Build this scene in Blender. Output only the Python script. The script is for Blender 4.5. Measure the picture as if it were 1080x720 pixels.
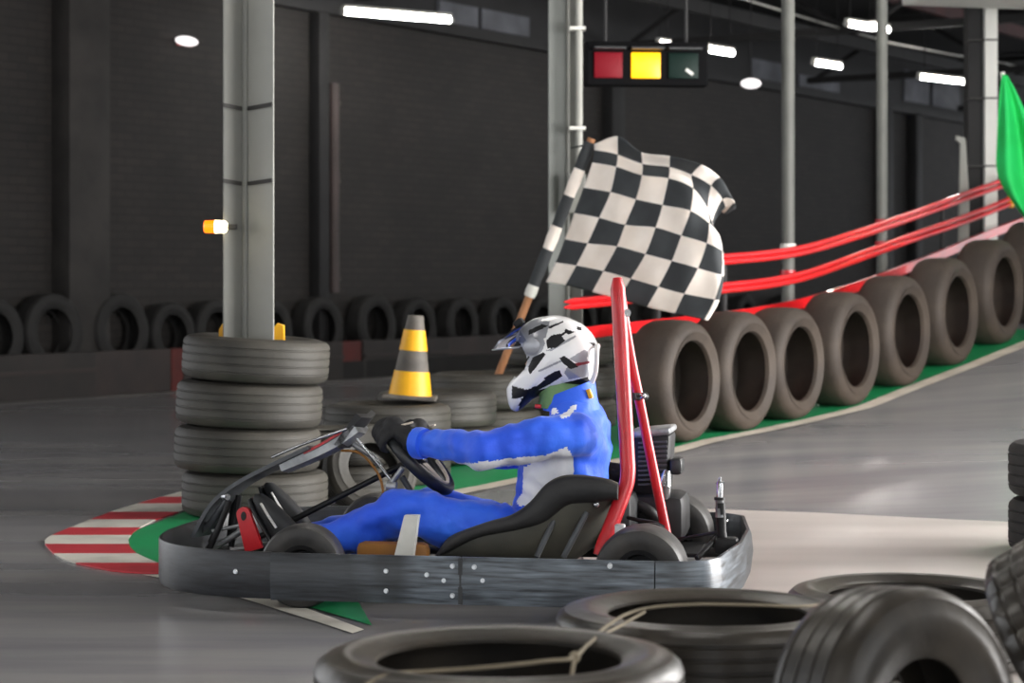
import bpy, bmesh, math, random
from mathutils import Vector, Matrix, noise
random.seed(7)
SC = bpy.context.scene
COL = SC.collection
for o in list(bpy.data.objects):
    bpy.data.objects.remove(o, do_unlink=True)

# ------------------------------------------------------------------ camera, world, exposure
FPX, HORIZON, CAMH = 2250.0, 299.0, 0.95          # focal length in pixels of a 1080 wide frame
cam_d = bpy.data.cameras.new('camera')
cam_d.sensor_width = 36.0
cam_d.lens = 36.0 * FPX / 1080.0
cam_d.shift_y = -(360.0 - HORIZON) / 1080.0
cam_d.clip_end = 200
cam_d.dof.use_dof = True
cam_d.dof.focus_distance = 6.5
cam_d.dof.aperture_fstop = 4.5
cam = bpy.data.objects.new('camera', cam_d)
cam.location = (0, 0, CAMH)
cam.rotation_euler = (math.pi / 2, 0, 0)
COL.objects.link(cam)
SC.camera = cam

world = bpy.data.worlds.new('world')
SC.world = world
world.use_nodes = True
bgn = world.node_tree.nodes['Background']
bgn.inputs['Color'].default_value = (0.95, 0.97, 1.0, 1)
bgn.inputs['Strength'].default_value = 1.35

side_light = bpy.data.lights.new('added_side_daylight', 'AREA')  # unseen area light, added to brighten the right side with daylight
side_light.shape = 'RECTANGLE'
side_light.size = 5.0
side_light.size_y = 2.9
side_light.energy = 540.0
side_light.color = (1.0, 0.975, 0.95)
side_light_ob = bpy.data.objects.new('added_side_daylight', side_light)
side_light_ob.location = (5.55, 8.0, 1.5)
side_light_ob.rotation_euler = (math.pi / 2, 0, math.pi / 2)
COL.objects.link(side_light_ob)

SC.view_settings.view_transform = 'Standard'
SC.view_settings.look = 'None'
SC.view_settings.gamma = 1.0
SC.view_settings.use_curve_mapping = False
SC.view_settings.exposure = 0.72
TUBE_POWER = 44.0

# ------------------------------------------------------------------ materials
MATS = {}
def mat(name, col, rough=0.6, metal=0.0, col2=None, nscale=6.0, bump=0.0, bscale=40.0, spec=0.5,
        stretch=None, emit=0.0, alpha=1.0, coat=0.0, mixlo=0.35, mixhi=0.7, sheen=0.0):
    if name in MATS:
        return MATS[name]
    m = bpy.data.materials.new(name)
    m.use_nodes = True
    nt = m.node_tree
    b = nt.nodes['Principled BSDF']
    b.inputs['Base Color'].default_value = (*col, 1)
    b.inputs['Roughness'].default_value = rough
    b.inputs['Metallic'].default_value = metal
    b.inputs['Specular IOR Level'].default_value = spec
    b.inputs['Coat Weight'].default_value = coat
    b.inputs['Sheen Weight'].default_value = sheen
    tc = nt.nodes.new('ShaderNodeTexCoord')
    mp = nt.nodes.new('ShaderNodeMapping')
    nt.links.new(tc.outputs['Object'], mp.inputs['Vector'])
    if stretch:
        mp.inputs['Scale'].default_value = stretch
    if col2 is not None:
        n = nt.nodes.new('ShaderNodeTexNoise')
        n.inputs['Scale'].default_value = nscale
        n.inputs['Detail'].default_value = 6
        r = nt.nodes.new('ShaderNodeValToRGB')
        r.color_ramp.elements[0].position = mixlo
        r.color_ramp.elements[1].position = mixhi
        r.color_ramp.elements[0].color = (*col, 1)
        r.color_ramp.elements[1].color = (*col2, 1)
        nt.links.new(mp.outputs[0], n.inputs['Vector'])
        nt.links.new(n.outputs['Fac'], r.inputs['Fac'])
        nt.links.new(r.outputs['Color'], b.inputs['Base Color'])
    if bump > 0:
        n2 = nt.nodes.new('ShaderNodeTexNoise')
        n2.inputs['Scale'].default_value = bscale
        n2.inputs['Detail'].default_value = 4
        bp = nt.nodes.new('ShaderNodeBump')
        bp.inputs['Strength'].default_value = bump
        bp.inputs['Distance'].default_value = 0.01
        nt.links.new(mp.outputs[0], n2.inputs['Vector'])
        nt.links.new(n2.outputs['Fac'], bp.inputs['Height'])
        nt.links.new(bp.outputs[0], b.inputs['Normal'])
    if emit > 0:
        b.inputs['Emission Color'].default_value = (*col, 1)
        b.inputs['Emission Strength'].default_value = emit
    if alpha < 1:
        b.inputs['Alpha'].default_value = alpha
    MATS[name] = m
    return m

def srgb(r, g, b):
    f = lambda c: (c / 255 / 12.92) if c / 255 <= 0.04045 else ((c / 255 + 0.055) / 1.055) ** 2.4
    return (f(r), f(g), f(b))

RUBBER = mat('tyre_rubber', srgb(48, 46, 42), 0.6, col2=srgb(72, 69, 62), nscale=5, bump=0.15, bscale=60)
RUBBER_DK = mat('tyre_rubber_dark', srgb(26, 25, 25), 0.75, col2=srgb(36, 35, 34), nscale=6, bump=0.15)
RUBBER_NEAR = mat('tyre_rubber_polished', srgb(35, 32, 28), 0.36, col2=srgb(60, 54, 46), nscale=7, bump=0.12, bscale=30)
SLICK = mat('slick_rubber_dusty', srgb(47, 39, 33), 0.7, col2=srgb(68, 58, 49), nscale=4, bump=0.2, bscale=50)
KARTTYRE = mat('kart_tyre_rubber', srgb(44, 43, 43), 0.5, col2=srgb(66, 63, 60), nscale=14, bump=0.1)
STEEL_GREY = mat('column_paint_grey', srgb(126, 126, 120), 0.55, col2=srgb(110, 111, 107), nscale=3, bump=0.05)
STEEL_LIGHT = mat('pale_steel_lit_flange', srgb(158, 158, 151), 0.5, col2=srgb(142, 142, 136), nscale=3)
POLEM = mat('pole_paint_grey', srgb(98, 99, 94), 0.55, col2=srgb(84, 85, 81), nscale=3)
COLDK = mat('column_shade_grey', srgb(92, 95, 92), 0.6, col2=srgb(80, 83, 80), nscale=3)
STEEL_DARK = mat('structural_steel_dark', srgb(36, 35, 36), 0.7, col2=srgb(26, 26, 27), nscale=3)
STEEL_RED = mat('structural_steel_oxide', srgb(92, 48, 46), 0.6, col2=srgb(66, 40, 40), nscale=3)
CHROME = mat('bright_steel', srgb(200, 202, 205), 0.25, 0.9, col2=srgb(150, 152, 156), nscale=20)
ALU = mat('scuffed_aluminium', srgb(178, 180, 182), 0.4, 0.6, col2=srgb(120, 122, 124), nscale=18)
BLACKPL = mat('black_plastic', srgb(26, 27, 29), 0.4, col2=srgb(44, 46, 48), nscale=10, bump=0.1)
GREYPL = mat('grey_plastic', srgb(78, 82, 86), 0.4, col2=srgb(58, 60, 64), nscale=9)
BLACKMT = mat('black_metal', srgb(22, 22, 23), 0.5, 0.3, col2=srgb(40, 40, 42), nscale=12)
REDP = mat('red_paint', srgb(200, 22, 34), 0.35, col2=srgb(168, 18, 30), nscale=5, coat=0.3)
RAILRED = mat('rail_red_paint', srgb(226, 30, 36), 0.28, col2=srgb(196, 24, 30), nscale=4, coat=0.5)
WHITEP = mat('white_paint', srgb(225, 224, 218), 0.5, col2=srgb(196, 194, 186), nscale=8)
YELLOW = mat('yellow_paint', srgb(240, 178, 10), 0.5, col2=srgb(222, 160, 10), nscale=8)
ORANGE = mat('orange_panel', srgb(150, 98, 34), 0.6, col2=srgb(118, 80, 34), nscale=8)
CONEGREY = mat('cone_faded_grey', srgb(74, 70, 66), 0.65, col2=srgb(112, 106, 98), nscale=8)
SUIT = mat('suit_blue', srgb(24, 84, 232), 0.6, col2=srgb(44, 112, 248), nscale=7, bump=0.35, bscale=28, sheen=0.2)
SUITW = mat('suit_white', srgb(246, 246, 250), 0.6, col2=srgb(228, 230, 238), nscale=6, bump=0.3, bscale=28)
SKIN = mat('skin', srgb(196, 148, 120), 0.55)
EYEW = mat('eye_white', srgb(230, 228, 224), 0.3)
GLOVE = mat('glove_black', srgb(20, 20, 22), 0.75, col2=srgb(34, 34, 36), nscale=25, bump=0.3, bscale=60)
GLOVEB = mat('glove_beige', srgb(200, 188, 172), 0.7)
GREENCL = mat('collar_green', srgb(122, 158, 104), 0.8, col2=srgb(104, 140, 92), nscale=12, bump=0.3)
HELW = mat('helmet_white', srgb(236, 236, 236), 0.22, coat=0.6)
HELK = mat('helmet_black', srgb(20, 20, 23), 0.5, spec=0.3)
HELS = mat('helmet_silver', srgb(152, 154, 160), 0.3, 0.3, coat=0.4)
HELR = mat('helmet_dark_red', srgb(120, 26, 40), 0.3, coat=0.4)
LINER = mat('helmet_liner', srgb(24, 24, 26), 0.9)
WOOD = mat('pole_wood', srgb(176, 124, 84), 0.6, col2=srgb(150, 100, 64), nscale=6, stretch=(8, 8, 1))
FLAGW = mat('flag_white_cloth', srgb(246, 236, 227), 0.8, col2=srgb(228, 215, 203), nscale=5, bump=0.1)
FLAGK = mat('flag_black_cloth', srgb(42, 45, 48), 0.75, col2=srgb(56, 60, 63), nscale=5, bump=0.1)
FLAGG = mat('flag_green_cloth', srgb(22, 190, 88), 0.75, col2=srgb(30, 208, 104), nscale=4, bump=0.1)
ROPE = mat('rope_beige', srgb(128, 118, 100), 0.9)
SEATM = mat('seat_black', srgb(28, 28, 29), 0.55, col2=srgb(44, 43, 43), nscale=9, bump=0.15)
SEATUND = mat('seat_shell_under', srgb(84, 82, 72), 0.6, col2=srgb(58, 58, 54), nscale=6)
LAMPW = mat('tube_glow', (1.0, 0.97, 0.92), 0.4, emit=TUBE_POWER)
BEACONO = mat('beacon_orange', srgb(255, 110, 10), 0.3, emit=1.6)
BEACONW = mat('beacon_lit', (1.0, 0.86, 0.55), 0.3, emit=4.0)
BULK = mat('bulkhead_lens', (0.95, 0.9, 0.9), 0.4, emit=0.9)
LENSR = mat('lens_red', srgb(118, 10, 26), 0.5, emit=0.15, spec=0.2)
LENSY = mat('lens_amber_lit', srgb(255, 180, 0), 0.35, emit=0.95)
LENSG = mat('lens_green', srgb(6, 32, 26), 0.5, spec=0.2)
GREENP = mat('floor_green_paint', srgb(22, 140, 82), 0.45, col2=srgb(50, 120, 84), nscale=3, mixlo=0.5, mixhi=0.9)
LINEP = mat('floor_line_paint', srgb(214, 204, 190), 0.5, col2=srgb(180, 172, 158), nscale=4)
KERBR = mat('kerb_red', srgb(192, 50, 60), 0.5, col2=srgb(168, 44, 54), nscale=6)
KERBW = mat('kerb_white', srgb(206, 202, 192), 0.5, col2=srgb(160, 156, 148), nscale=5, mixlo=0.45, mixhi=0.8)
CLEREST = mat('clerestory_dark', srgb(40, 39, 41), 0.7, col2=srgb(30, 30, 31), nscale=2)
PALEP = mat('clerestory_pale_pane', srgb(104, 106, 114), 0.6, col2=srgb(60, 62, 66), nscale=2, emit=0.03)
ROOFM = mat('roof_dark_sheet', srgb(30, 29, 30), 0.85, col2=srgb(22, 22, 23), nscale=2)
BOARD = mat('fascia_white', srgb(240, 240, 234), 0.6, col2=srgb(220, 220, 214), nscale=2)
PLANK = mat('barrier_grey', srgb(42, 40, 39), 0.7, col2=srgb(54, 48, 46), nscale=3)
PLANKB = mat('barrier_brown', srgb(60, 51, 49), 0.7, col2=srgb(47, 43, 42), nscale=3)
PLANKR = mat('barrier_red', srgb(100, 36, 32), 0.7, col2=srgb(74, 36, 33), nscale=4)
PLASTER = mat('ledge_concrete', srgb(36, 35, 34), 0.85, col2=srgb(28, 27, 27), nscale=4)
BOLT = mat('bolt_zinc', srgb(220, 224, 228), 0.3, 0.4)

def brick_material():
    m = bpy.data.materials.new('black_painted_brick')
    m.use_nodes = True
    nt = m.node_tree
    b = nt.nodes['Principled BSDF']
    b.inputs['Roughness'].default_value = 0.75
    tc = nt.nodes.new('ShaderNodeTexCoord')
    br = nt.nodes.new('ShaderNodeTexBrick')
    br.inputs['Scale'].default_value = 1.0
    br.inputs['Brick Width'].default_value = 0.22
    br.inputs['Row Height'].default_value = 0.075
    br.inputs['Mortar Size'].default_value = 0.008
    br.inputs['Color1'].default_value = (*srgb(49, 45, 43), 1)
    br.inputs['Color2'].default_value = (*srgb(41, 39, 38), 1)
    br.inputs['Mortar'].default_value = (*srgb(33, 32, 31), 1)
    n = nt.nodes.new('ShaderNodeTexNoise')
    n.inputs['Scale'].default_value = 1.6
    n.inputs['Detail'].default_value = 8
    mx = nt.nodes.new('ShaderNodeMix')
    mx.data_type = 'RGBA'
    mx.blend_type = 'MULTIPLY'
    mx.inputs['Factor'].default_value = 0.8
    r = nt.nodes.new('ShaderNodeValToRGB')
    r.color_ramp.elements[0].position = 0.3
    r.color_ramp.elements[0].color = (0.55, 0.53, 0.52, 1)
    r.color_ramp.elements[1].position = 0.75
    r.color_ramp.elements[1].color = (1, 0.95, 0.93, 1)
    bp = nt.nodes.new('ShaderNodeBump')
    bp.inputs['Strength'].default_value = 0.5
    bp.inputs['Distance'].default_value = 0.01
    nt.links.new(tc.outputs['UV'], br.inputs['Vector'])
    nt.links.new(tc.outputs['UV'], n.inputs['Vector'])
    nt.links.new(n.outputs['Fac'], r.inputs['Fac'])
    nt.links.new(br.outputs['Color'], mx.inputs[6])
    nt.links.new(r.outputs['Color'], mx.inputs[7])
    nt.links.new(mx.outputs[2], b.inputs['Base Color'])
    nt.links.new(br.outputs['Fac'], bp.inputs['Height'])
    bp.invert = True
    nt.links.new(bp.outputs[0], b.inputs['Normal'])
    return m
BRICK = brick_material()

def floor_material():
    m = bpy.data.materials.new('polished_track_concrete')
    m.use_nodes = True
    nt = m.node_tree
    b = nt.nodes['Principled BSDF']
    b.inputs['Specular IOR Level'].default_value = 0.6
    tc = nt.nodes.new('ShaderNodeTexCoord')
    mp = nt.nodes.new('ShaderNodeMapping')
    mp.inputs['Rotation'].default_value = (0, 0, math.radians(8))
    mp.inputs['Scale'].default_value = (0.35, 2.2, 1)
    n = nt.nodes.new('ShaderNodeTexNoise')
    n.inputs['Scale'].default_value = 1.5
    n.inputs['Detail'].default_value = 8
    n.inputs['Roughness'].default_value = 0.6
    r = nt.nodes.new('ShaderNodeValToRGB')
    e = r.color_ramp.elements
    e[0].position = 0.3
    e[0].color = (*srgb(118, 118, 122), 1)
    e[1].position = 0.72
    e[1].color = (*srgb(150, 148, 147), 1)
    # broad random changes in how rough the floor is
    n2 = nt.nodes.new('ShaderNodeTexNoise')
    n2.inputs['Scale'].default_value = 0.22
    n2.inputs['Detail'].default_value = 3
    r2 = nt.nodes.new('ShaderNodeValToRGB')
    r2.color_ramp.elements[0].position = 0.3
    r2.color_ramp.elements[0].color = (0.16, 0.16, 0.16, 1)
    r2.color_ramp.elements[1].position = 0.7
    r2.color_ramp.elements[1].color = (0.34, 0.34, 0.34, 1)
    nt.links.new(tc.outputs['Object'], mp.inputs['Vector'])
    nt.links.new(mp.outputs[0], n.inputs['Vector'])
    nt.links.new(n.outputs['Fac'], r.inputs['Fac'])
    nt.links.new(r.outputs['Color'], b.inputs['Base Color'])
    nt.links.new(mp.outputs[0], n2.inputs['Vector'])
    nt.links.new(n2.outputs['Fac'], r2.inputs['Fac'])
    nt.links.new(r2.outputs['Color'], b.inputs['Roughness'])
    return m
FLOORM = floor_material()

def bumper_material():
    m = bpy.data.materials.new('bumper_scuff_and_sheen')
    m.use_nodes = True
    nt = m.node_tree
    b = nt.nodes['Principled BSDF']
    tc = nt.nodes.new('ShaderNodeTexCoord')
    mp = nt.nodes.new('ShaderNodeMapping')
    mp.inputs['Scale'].default_value = (5, 5, 60)
    n = nt.nodes.new('ShaderNodeTexNoise')
    n.inputs['Scale'].default_value = 1.5
    n.inputs['Detail'].default_value = 7
    r = nt.nodes.new('ShaderNodeValToRGB')
    e = r.color_ramp.elements
    e[0].position = 0.36
    e[0].color = (*srgb(24, 25, 27), 1)
    e[1].position = 0.62
    e[1].color = (*srgb(72, 78, 84), 1)
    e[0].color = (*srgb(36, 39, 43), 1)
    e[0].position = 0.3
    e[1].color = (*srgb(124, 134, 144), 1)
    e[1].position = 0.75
    mpl = nt.nodes.new('ShaderNodeMapping')  # broad lighter bands: wear, with bluish reflections put into the colour
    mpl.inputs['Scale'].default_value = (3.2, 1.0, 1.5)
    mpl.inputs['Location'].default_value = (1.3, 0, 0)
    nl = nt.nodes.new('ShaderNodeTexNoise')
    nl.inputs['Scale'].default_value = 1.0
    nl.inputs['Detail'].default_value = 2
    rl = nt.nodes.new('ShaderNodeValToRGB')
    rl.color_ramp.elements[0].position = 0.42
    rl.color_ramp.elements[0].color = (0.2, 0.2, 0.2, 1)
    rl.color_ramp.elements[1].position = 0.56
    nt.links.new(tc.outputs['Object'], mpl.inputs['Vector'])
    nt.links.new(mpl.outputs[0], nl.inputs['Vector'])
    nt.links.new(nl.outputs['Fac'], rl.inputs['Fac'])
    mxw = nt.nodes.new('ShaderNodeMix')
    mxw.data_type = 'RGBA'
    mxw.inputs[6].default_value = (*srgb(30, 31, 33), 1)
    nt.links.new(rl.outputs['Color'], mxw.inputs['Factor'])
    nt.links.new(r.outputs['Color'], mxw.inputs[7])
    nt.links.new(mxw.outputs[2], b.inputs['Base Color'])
    r2 = nt.nodes.new('ShaderNodeValToRGB')
    r2.color_ramp.elements[0].color = (0.26, 0.26, 0.26, 1)
    r2.color_ramp.elements[1].color = (0.5, 0.5, 0.5, 1)
    bp = nt.nodes.new('ShaderNodeBump')
    bp.inputs['Strength'].default_value = 0.25
    bp.inputs['Distance'].default_value = 0.004
    nt.links.new(tc.outputs['Object'], mp.inputs['Vector'])
    nt.links.new(mp.outputs[0], n.inputs['Vector'])
    nt.links.new(n.outputs['Fac'], r.inputs['Fac'])
    nt.links.new(n.outputs['Fac'], r2.inputs['Fac'])
    nt.links.new(n.outputs['Fac'], bp.inputs['Height'])
    nt.links.new(r2.outputs['Color'], b.inputs['Roughness'])
    nt.links.new(bp.outputs[0], b.inputs['Normal'])
    return m
BUMPER = bumper_material()

def visor_material():
    m = bpy.data.materials.new('visor_smoked_clear')
    m.use_nodes = True
    nt = m.node_tree
    nt.nodes.remove(nt.nodes['Principled BSDF'])
    out = nt.nodes['Material Output']
    tr = nt.nodes.new('ShaderNodeBsdfTransparent')
    tr.inputs['Color'].default_value = (0.55, 0.58, 0.68, 1)
    gl = nt.nodes.new('ShaderNodeBsdfGlossy')
    gl.inputs['Roughness'].default_value = 0.06
    fr = nt.nodes.new('ShaderNodeFresnel')
    fr.inputs['IOR'].default_value = 1.4
    mx = nt.nodes.new('ShaderNodeMixShader')
    nt.links.new(fr.outputs[0], mx.inputs[0])
    nt.links.new(tr.outputs[0], mx.inputs[1])
    nt.links.new(gl.outputs[0], mx.inputs[2])
    nt.links.new(mx.outputs[0], out.inputs[0])
    return m
VISOR = visor_material()

# ------------------------------------------------------------------ helpers
def W(px, py, d):                       # photo pixel at a known distance -> world point
    s = FPX / d
    return Vector(((px - 540) / s, d, CAMH - (py - HORIZON) / s))

def finish(bm, name, material, parent=None, smooth=True, loc=None, rot=None, angle=40):
    bmesh.ops.recalc_face_normals(bm, faces=bm.faces)
    me = bpy.data.meshes.new(name)
    bm.to_mesh(me)
    bm.free()
    mats = material if isinstance(material, (list, tuple)) else [material]
    for m in mats:
        me.materials.append(m)
    if smooth:
        me.shade_smooth()
        try:
            me.set_sharp_from_angle(angle=math.radians(angle))
        except Exception:
            pass
    return link(me, name, parent, loc, rot)

def link(me, name, parent=None, loc=None, rot=None):
    o = bpy.data.objects.new(name, me)
    COL.objects.link(o)
    if parent is not None:
        o.parent = parent
    if loc is not None:
        o.location = loc
    if rot is not None:
        if isinstance(rot, Matrix):
            o.rotation_euler = rot.to_euler()
        else:
            o.rotation_euler = rot
    return o

def empty(name, loc=(0, 0, 0), rotz=0.0, parent=None):
    o = bpy.data.objects.new(name, None)
    o.empty_display_size = 0.1
    COL.objects.link(o)
    o.location = loc
    o.rotation_euler = (0, 0, rotz)
    if parent is not None:
        o.parent = parent
    return o

def tag(o, label, cat=None, group=None, kind=None):
    o['label'] = label
    if cat: o['category'] = cat
    if group: o['group'] = group
    if kind: o['kind'] = kind
    return o

def frames(pts):
    n = len(pts)
    T = []
    for i in range(n):
        a = pts[max(i - 1, 0)]
        b = pts[min(i + 1, n - 1)]
        T.append((b - a).normalized())
    up = Vector((0, 0, 1)) if abs(T[0].z) < 0.9 else Vector((1, 0, 0))
    N = [T[0].cross(up).normalized()]
    for i in range(1, n):
        v = N[-1] - T[i] * N[-1].dot(T[i])
        N.append(v.normalized())
    return T, N

def tube(bm, pts, r, seg=10, cap=True):
    pts = [Vector(p) for p in pts]
    rs = r if isinstance(r, (list, tuple)) else [r] * len(pts)
    T, N = frames(pts)
    rings = []
    for p, t, n_, rr in zip(pts, T, N, rs):
        b = t.cross(n_)
        ra, rb = rr if isinstance(rr, (list, tuple)) else (rr, rr)
        rings.append([bm.verts.new(p + n_ * (ra * math.cos(2 * math.pi * k / seg)) + b * (rb * math.sin(2 * math.pi * k / seg))) for k in range(seg)])
    for a, b in zip(rings, rings[1:]):
        for k in range(seg):
            bm.faces.new((a[k], a[(k + 1) % seg], b[(k + 1) % seg], b[k]))
    if cap:
        bm.faces.new(rings[0][::-1])
        bm.faces.new(rings[-1])
    return rings

def smooth_path(pts, n=6):
    pts = [Vector(p) for p in pts]
    out = []
    for i in range(len(pts) - 1):
        p0 = pts[max(i - 1, 0)]; p1 = pts[i]; p2 = pts[i + 1]; p3 = pts[min(i + 2, len(pts) - 1)]
        for k in range(n):
            t = k / n
            out.append(0.5 * ((2 * p1) + (p2 - p0) * t + (2 * p0 - 5 * p1 + 4 * p2 - p3) * t * t + (3 * p1 - p0 - 3 * p2 + p3) * t ** 3))
    out.append(pts[-1])
    return out

def box(bm, c, size, rot=None, bevel=0.0):
    M = Matrix.Translation(Vector(c))
    if rot is not None:
        M = M @ rot.to_4x4()
    M = M @ Matrix.Diagonal((*size, 1))
    g = bmesh.ops.create_cube(bm, size=1.0, matrix=M)
    if bevel > 0:
        es = set()
        for v in g['verts']:
            es.update(v.link_edges)
        bmesh.ops.bevel(bm, geom=list(es), offset=bevel, segments=2, affect='EDGES', profile=0.5)

def sphere(bm, c, r, rot=None, u=16, v=10):
    M = Matrix.Translation(Vector(c))
    if rot is not None:
        M = M @ rot.to_4x4()
    rr = r if isinstance(r, (list, tuple)) else (r, r, r)
    bmesh.ops.create_uvsphere(bm, u_segments=u, v_segments=v, radius=1.0, matrix=M @ Matrix.Diagonal((*rr, 1)))

def lathe(bm, prof, seg=48, closed=True):       # prof: list of (r, z)
    rings = []
    for k in range(seg):
        a = 2 * math.pi * k / seg
        rings.append([bm.verts.new((r * math.cos(a), r * math.sin(a), z)) for r, z in prof])
    m = len(prof)
    for k in range(seg):
        a, b = rings[k], rings[(k + 1) % seg]
        for i in range(m if closed else m - 1):
            j = (i + 1) % m
            try:
                bm.faces.new((a[i], b[i], b[j], a[j]))
            except ValueError:
                pass

def prism(bm, poly, y0, y1):                     # polygon in (x, z) extruded along y
    a = [bm.verts.new((x, y0, z)) for x, z in poly]
    b = [bm.verts.new((x, y1, z)) for x, z in poly]
    n = len(poly)
    bm.faces.new(a)
    bm.faces.new(b[::-1])
    for i in range(n):
        bm.faces.new((a[i], b[i], b[(i + 1) % n], a[(i + 1) % n]))

def inpoly(x, y, poly):
    c = False
    j = len(poly) - 1
    for i in range(len(poly)):
        xi, yi = poly[i]; xj, yj = poly[j]
        if (yi > y) != (yj > y) and x < (xj - xi) * (y - yi) / (yj - yi) + xi:
            c = not c
        j = i
    return c

def remesh(bm, voxel, smooth_it=6, name='tmp'):
    bmesh.ops.recalc_face_normals(bm, faces=bm.faces)
    me = bpy.data.meshes.new(name + '_tmp')
    bm.to_mesh(me)
    bm.free()
    o = bpy.data.objects.new(name + '_tmp', me)
    COL.objects.link(o)
    r = o.modifiers.new('r', 'REMESH')
    r.mode = 'VOXEL'
    r.voxel_size = voxel
    s = o.modifiers.new('s', 'SMOOTH')
    s.iterations = smooth_it
    s.factor = 0.5
    bpy.context.view_layer.update()
    dg = bpy.context.evaluated_depsgraph_get()
    res = bpy.data.meshes.new_from_object(o.evaluated_get(dg))
    bpy.data.objects.remove(o, do_unlink=True)
    bpy.data.meshes.remove(me)
    return res

# ------------------------------------------------------------------ hall axes and the track ramp
U = Vector((0.546, 0.838, 0)).normalized()       # along the brick wall and along the ramp
V = Vector((0.838, -0.546, 0)).normalized()      # away from the wall, to the right and towards the camera

# slick tyres along the ramp: (face centre px, top py, bottom py, diameter)
SLICKS = [(735, 130, 467, 1), (796, 127.5, 455.5, 1), (849, 124.5, 443.5, .96), (908, 121.5, 429, 1),
          (963, 118, 408, 1), (1015, 114.5, 386, 1), (1064, 111.5, 363.5, 1), (1111, 108.5, 341, 1)]   # face centre px, height px, foot py, size factor
slick_pos = []
for i, (cx, hpx, by, fac) in enumerate(SLICKS):
    D = 0.63 if i == 0 else slick_pos[-1][3] * 0.97
    while True:                                   # grow (and so move away) until it just touches its neighbour
        d = FPX * D / hpx
        p = W(cx, by, d)
        if i == 0: break
        x0, d0, z0, D0 = slick_pos[-1]
        q = Vector((p.x - x0, d - d0, p.z + D / 2 - z0 - D0 / 2))
        if math.hypot(q.dot(U), q.z) >= (D + D0) / 2: break
        D += 0.001
    slick_pos.append((p.x, d, p.z, D))
uz = [(x * U.x + d * U.y, z) for x, d, z, D in slick_pos]
# ramp profile: height as a function of the distance along U (smoothed through the tyre feet)
RAMP = [(-50, 0.0), (uz[0][0] - 1.3, 0.0)] + uz + [(uz[-1][0] + 2.0, uz[-1][1] + 0.22), (uz[-1][0] + 5, uz[-1][1] + 0.3), (80, uz[-1][1] + 0.3)]
ROW0 = Vector((slick_pos[0][0], slick_pos[0][1], 0))

def ramp_u(u):
    for (a, za), (b, zb) in zip(RAMP, RAMP[1:]):
        if u <= b:
            t = (u - a) / (b - a)
            return za + (zb - za) * t
    return RAMP[-1][1]

def sm(t):
    t = max(0.0, min(1.0, t))
    return t * t * (3 - 2 * t)

def ground_z(x, y):
    u = x * U.x + y * U.y
    w = (Vector((x, y, 0)) - ROW0).dot(V)
    return max(0.0, (ramp_u(u - 0.12) + ramp_u(u) + ramp_u(u + 0.12)) / 3) * sm((w + 1.7) / 0.7)

def G(px, py):                                   # photo pixel -> point on the track surface
    lo = 1.5
    prev = lo
    d = lo
    while d < 60:
        p = W(px, py, d)
        if p.z <= ground_z(p.x, p.y):
            a, b = prev, d
            for _ in range(30):
                m = (a + b) / 2
                q = W(px, py, m)
                if q.z <= ground_z(q.x, q.y): b = m
                else: a = m
            q = W(px, py, b)
            return Vector((q.x, q.y, ground_z(q.x, q.y)))
        prev = d
        d += 0.05
    return W(px, py, 60)

# ------------------------------------------------------------------ floor
bm = bmesh.new()
xs = [-14 + 0.25 * i for i in range(int(34 / 0.25) + 1)]
ys = [-6 + 0.25 * i for i in range(int(52 / 0.25) + 1)]
vs = [[bm.verts.new((x, y, ground_z(x, y))) for x in xs] for y in ys]
for j in range(len(ys) - 1):
    for i in range(len(xs) - 1):
        bm.faces.new((vs[j][i], vs[j][i + 1], vs[j + 1][i + 1], vs[j + 1][i]))
fl = finish(bm, 'floor', FLOORM)
tag(fl, 'polished grey concrete kart track floor rising into a ramp on the right', kind='structure')

def strip(name, left, right, material, lift, parent=None, label=None):
    """painted strip between two polylines, draped on the floor"""
    bm = bmesh.new()
    L = smooth_path(left, 8); R = smooth_path(right, 8)
    rows = []
    for a, b in zip(L, R):
        row = []
        for k in range(7):
            p = a.lerp(b, k / 6)
            row.append(bm.verts.new((p.x, p.y, ground_z(p.x, p.y) + lift)))
        rows.append(row)
    for a, b in zip(rows, rows[1:]):
        for k in range(6):
            bm.faces.new((a[k], a[k + 1], b[k + 1], b[k]))
    o = finish(bm, name, material, parent)
    if label:
        tag(o, label, kind='structure')
    return o

line_px = [(440, 530), (480, 521), (530, 511), (600, 497), (660, 486), (720, 474), (800, 456), (860, 443), (905, 432), (960, 411), (1020, 388), (1080, 364), (1115, 350)]
line_pts = [G(*p) for p in line_px]
def off(pts, k):
    out = []
    for i, p in enumerate(pts):
        a = pts[max(i - 1, 0)]; b = pts[min(i + 1, len(pts) - 1)]
        t = (b - a); t.z = 0; t.normalize()
        n = Vector((t.y, -t.x, 0))
        out.append(p + n * k)
    return out
strip('trim_1', off(line_pts, -0.055), off(line_pts, 0.055), LINEP, 0.008, label='cream painted edge line curving up the ramp below the slick tyres')
strip('trim_2', off(line_pts, -1.05), off(line_pts, -0.05), GREENP, 0.005, label='green painted verge under the row of slick tyres')

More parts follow.
